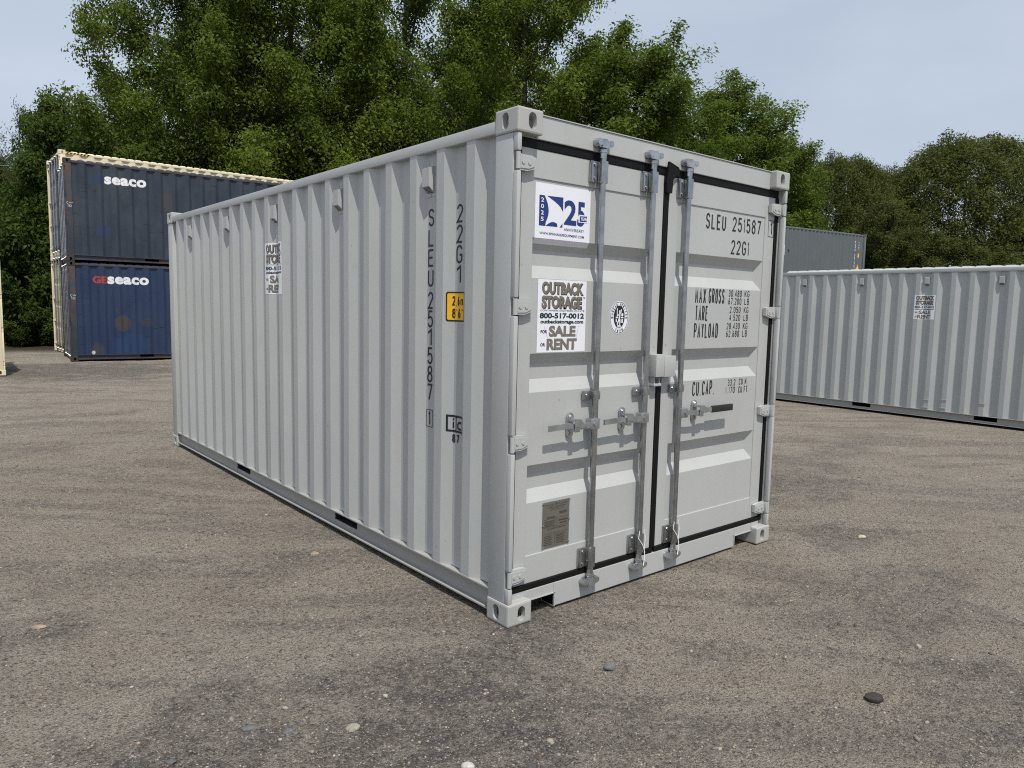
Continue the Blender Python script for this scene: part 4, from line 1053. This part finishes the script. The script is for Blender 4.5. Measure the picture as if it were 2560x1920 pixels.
x = v[..., 0]*np.cos(th)[:, None]-v[..., 1]*np.sin(th)[:, None]; y = v[..., 0]*np.sin(th)[:, None]+v[..., 1]*np.cos(th)[:, None]
pz = terrain(px_, py_)+sz*.12
v = np.stack([x+px_[:, None], y+py_[:, None], v[..., 2]+pz[:, None]], -1).reshape(-1, 3)
f = (IF[None]+(np.arange(NG)*len(IV))[:, None, None]).reshape(-1, 3)
me = bpy.data.meshes.new('gravel'); me.vertices.add(len(v)); me.vertices.foreach_set('co', v.astype(np.float32).ravel())
me.loops.add(f.size); me.loops.foreach_set('vertex_index', f.astype(np.int32).ravel())
me.polygons.add(len(f)); me.polygons.foreach_set('loop_start', np.arange(0, f.size, 3, dtype=np.int32)); me.polygons.foreach_set('loop_total', np.full(len(f), 3, np.int32))
at = me.attributes.new('tint', 'FLOAT', 'FACE'); at.data.foreach_set('value', np.repeat(rs.uniform(0, 1, NG), len(IF)).astype(np.float32)); me.update()
sm, n, b = newmat('gravel_stone')
a = n.nodes.new('ShaderNodeAttribute'); a.attribute_name = 'tint'
cr_ = n.nodes.new('ShaderNodeValToRGB'); e = cr_.color_ramp.elements
e[0].position = 0; e[0].color = (.06, .054, .05, 1); e[1].position = 1; e[1].color = (.38, .355, .315, 1)
for p, c in ((.3, (.11, .097, .086, 1)), (.55, (.19, .164, .138, 1)), (.8, (.27, .238, .198, 1)), (.93, (.30, .22, .155, 1)), (.96, (.31, .29, .26, 1))):
    q_ = e.new(p); q_.color = c
n.links.new(a.outputs['Fac'], cr_.inputs[0]); n.links.new(cr_.outputs[0], b.inputs['Base Color']); b.inputs['Roughness'].default_value = .85
me.materials.append(sm); o = link('gravel', me); o['kind'] = 'stuff'; o['label'] = 'small loose stones scattered over the yard'

def rock(x, y, size, c, label, seed, flatn=.6, rz=0., sink=.25):
    bm = bmesh.new(); bmesh.ops.create_icosphere(bm, subdivisions=3, radius=1); r_ = np.random.RandomState(seed)
    cuts = r_.normal(size=(9, 3)); cuts /= np.linalg.norm(cuts, axis=1, keepdims=True); dd = r_.uniform(.62, .95, 9)
    for v in bm.verts:
        p = np.array(v.co[:])
        for cdir, dq in zip(cuts, dd):
            k = p@cdir-dq
            if k > 0: p = p-cdir*k*.92
        p = p*(1+.05*math.sin(p[0]*7+seed)*math.cos(p[1]*6+p[2]*5))
        v.co = p*np.array(size)/2
    mb = MB().bm(bm)
    m, n, b = newmat('rock_'+str(seed))
    n.links.new(mixc(n, rng(n, noise(n, 60, 5, .7), .35, .65), tuple(q*.7 for q in c), tuple(min(1, q*1.2) for q in c)), b.inputs['Base Color']); b.inputs['Roughness'].default_value = .85
    bump(n, b, noise(n, 90, 5, .7), .5, .004)
    o = mb.build('stone', m, None, True); o.location = (x, y, float(terrain(x, y))+size[2]*(.5-sink)); o.rotation_euler = (0, 0, rz)
    o['label'] = label; o['category'] = 'stone'; o['group'] = 'larger stones lying on the gravel'
rock(.839, -1.470, (.088, .055, .046), (.035, .028, .026), 'dark brown egg sized stone alone on the sandy gravel at lower right', 1, rz=-.75)
rock(.127, -.590, (.062, .05, .042), (.13, .13, .13), 'rounded grey stone in front of the door sill, on the edge of dark gravel', 2)
rock(-1.015, -.283, (.062, .05, .030), (.26, .24, .195), 'broad pale buff stone in the dark gravel at lower left of centre', 3, sink=.4)
rock(-.812, -.770, (.052, .034, .026), (.42, .41, .38), 'whitish oblong stone at the bottom picture edge', 4, rz=-.7)
rock(-.292, 1.646, (.06, .05, .022), (.30, .225, .16), 'orange tan flat stone beside the long wall of the big container', 5, sink=.4)
rock(-1.855, 1.419, (.075, .035, .022), (.27, .20, .145), 'tan flat stone in the dark patch at the left picture edge', 6, rz=-.5, sink=.4)
rock(1.503, -1.386, (.035, .03, .03), (.30, .29, .26), 'small pale pebble on open gravel at right above the dark brown stone', 7)
rock(3.113, -.357, (.075, .05, .026), (.42, .38, .29), 'pale yellowish flat stone right of the far door corner', 8, sink=.4)
rock(-1.342, -.049, (.060, .038, .024), (.11, .12, .125), 'blue grey angular chip at left in the dark gravel', 9, rz=-.4, sink=.4)
rock(-1.225, -.155, (.046, .038, .020), (.12, .12, .13), 'slate coloured flat chip between the blue grey and the buff stone', 10, sink=.45)
rock(-1.640, -.104, (.052, .030, .024), (.09, .09, .095), 'long dark grey stone at the bottom left', 11, rz=-.9, sink=.4)
rock(-.64, -.92, (.06, .04, .03), (.07, .07, .07), 'dark grey stone at the bottom edge next to the whitish one', 12, rz=.3, sink=.4)
rock(5.0, 1.95, (.09, .07, .05), (.42, .40, .36), 'pale round stone far out on the gravel to the right', 13)
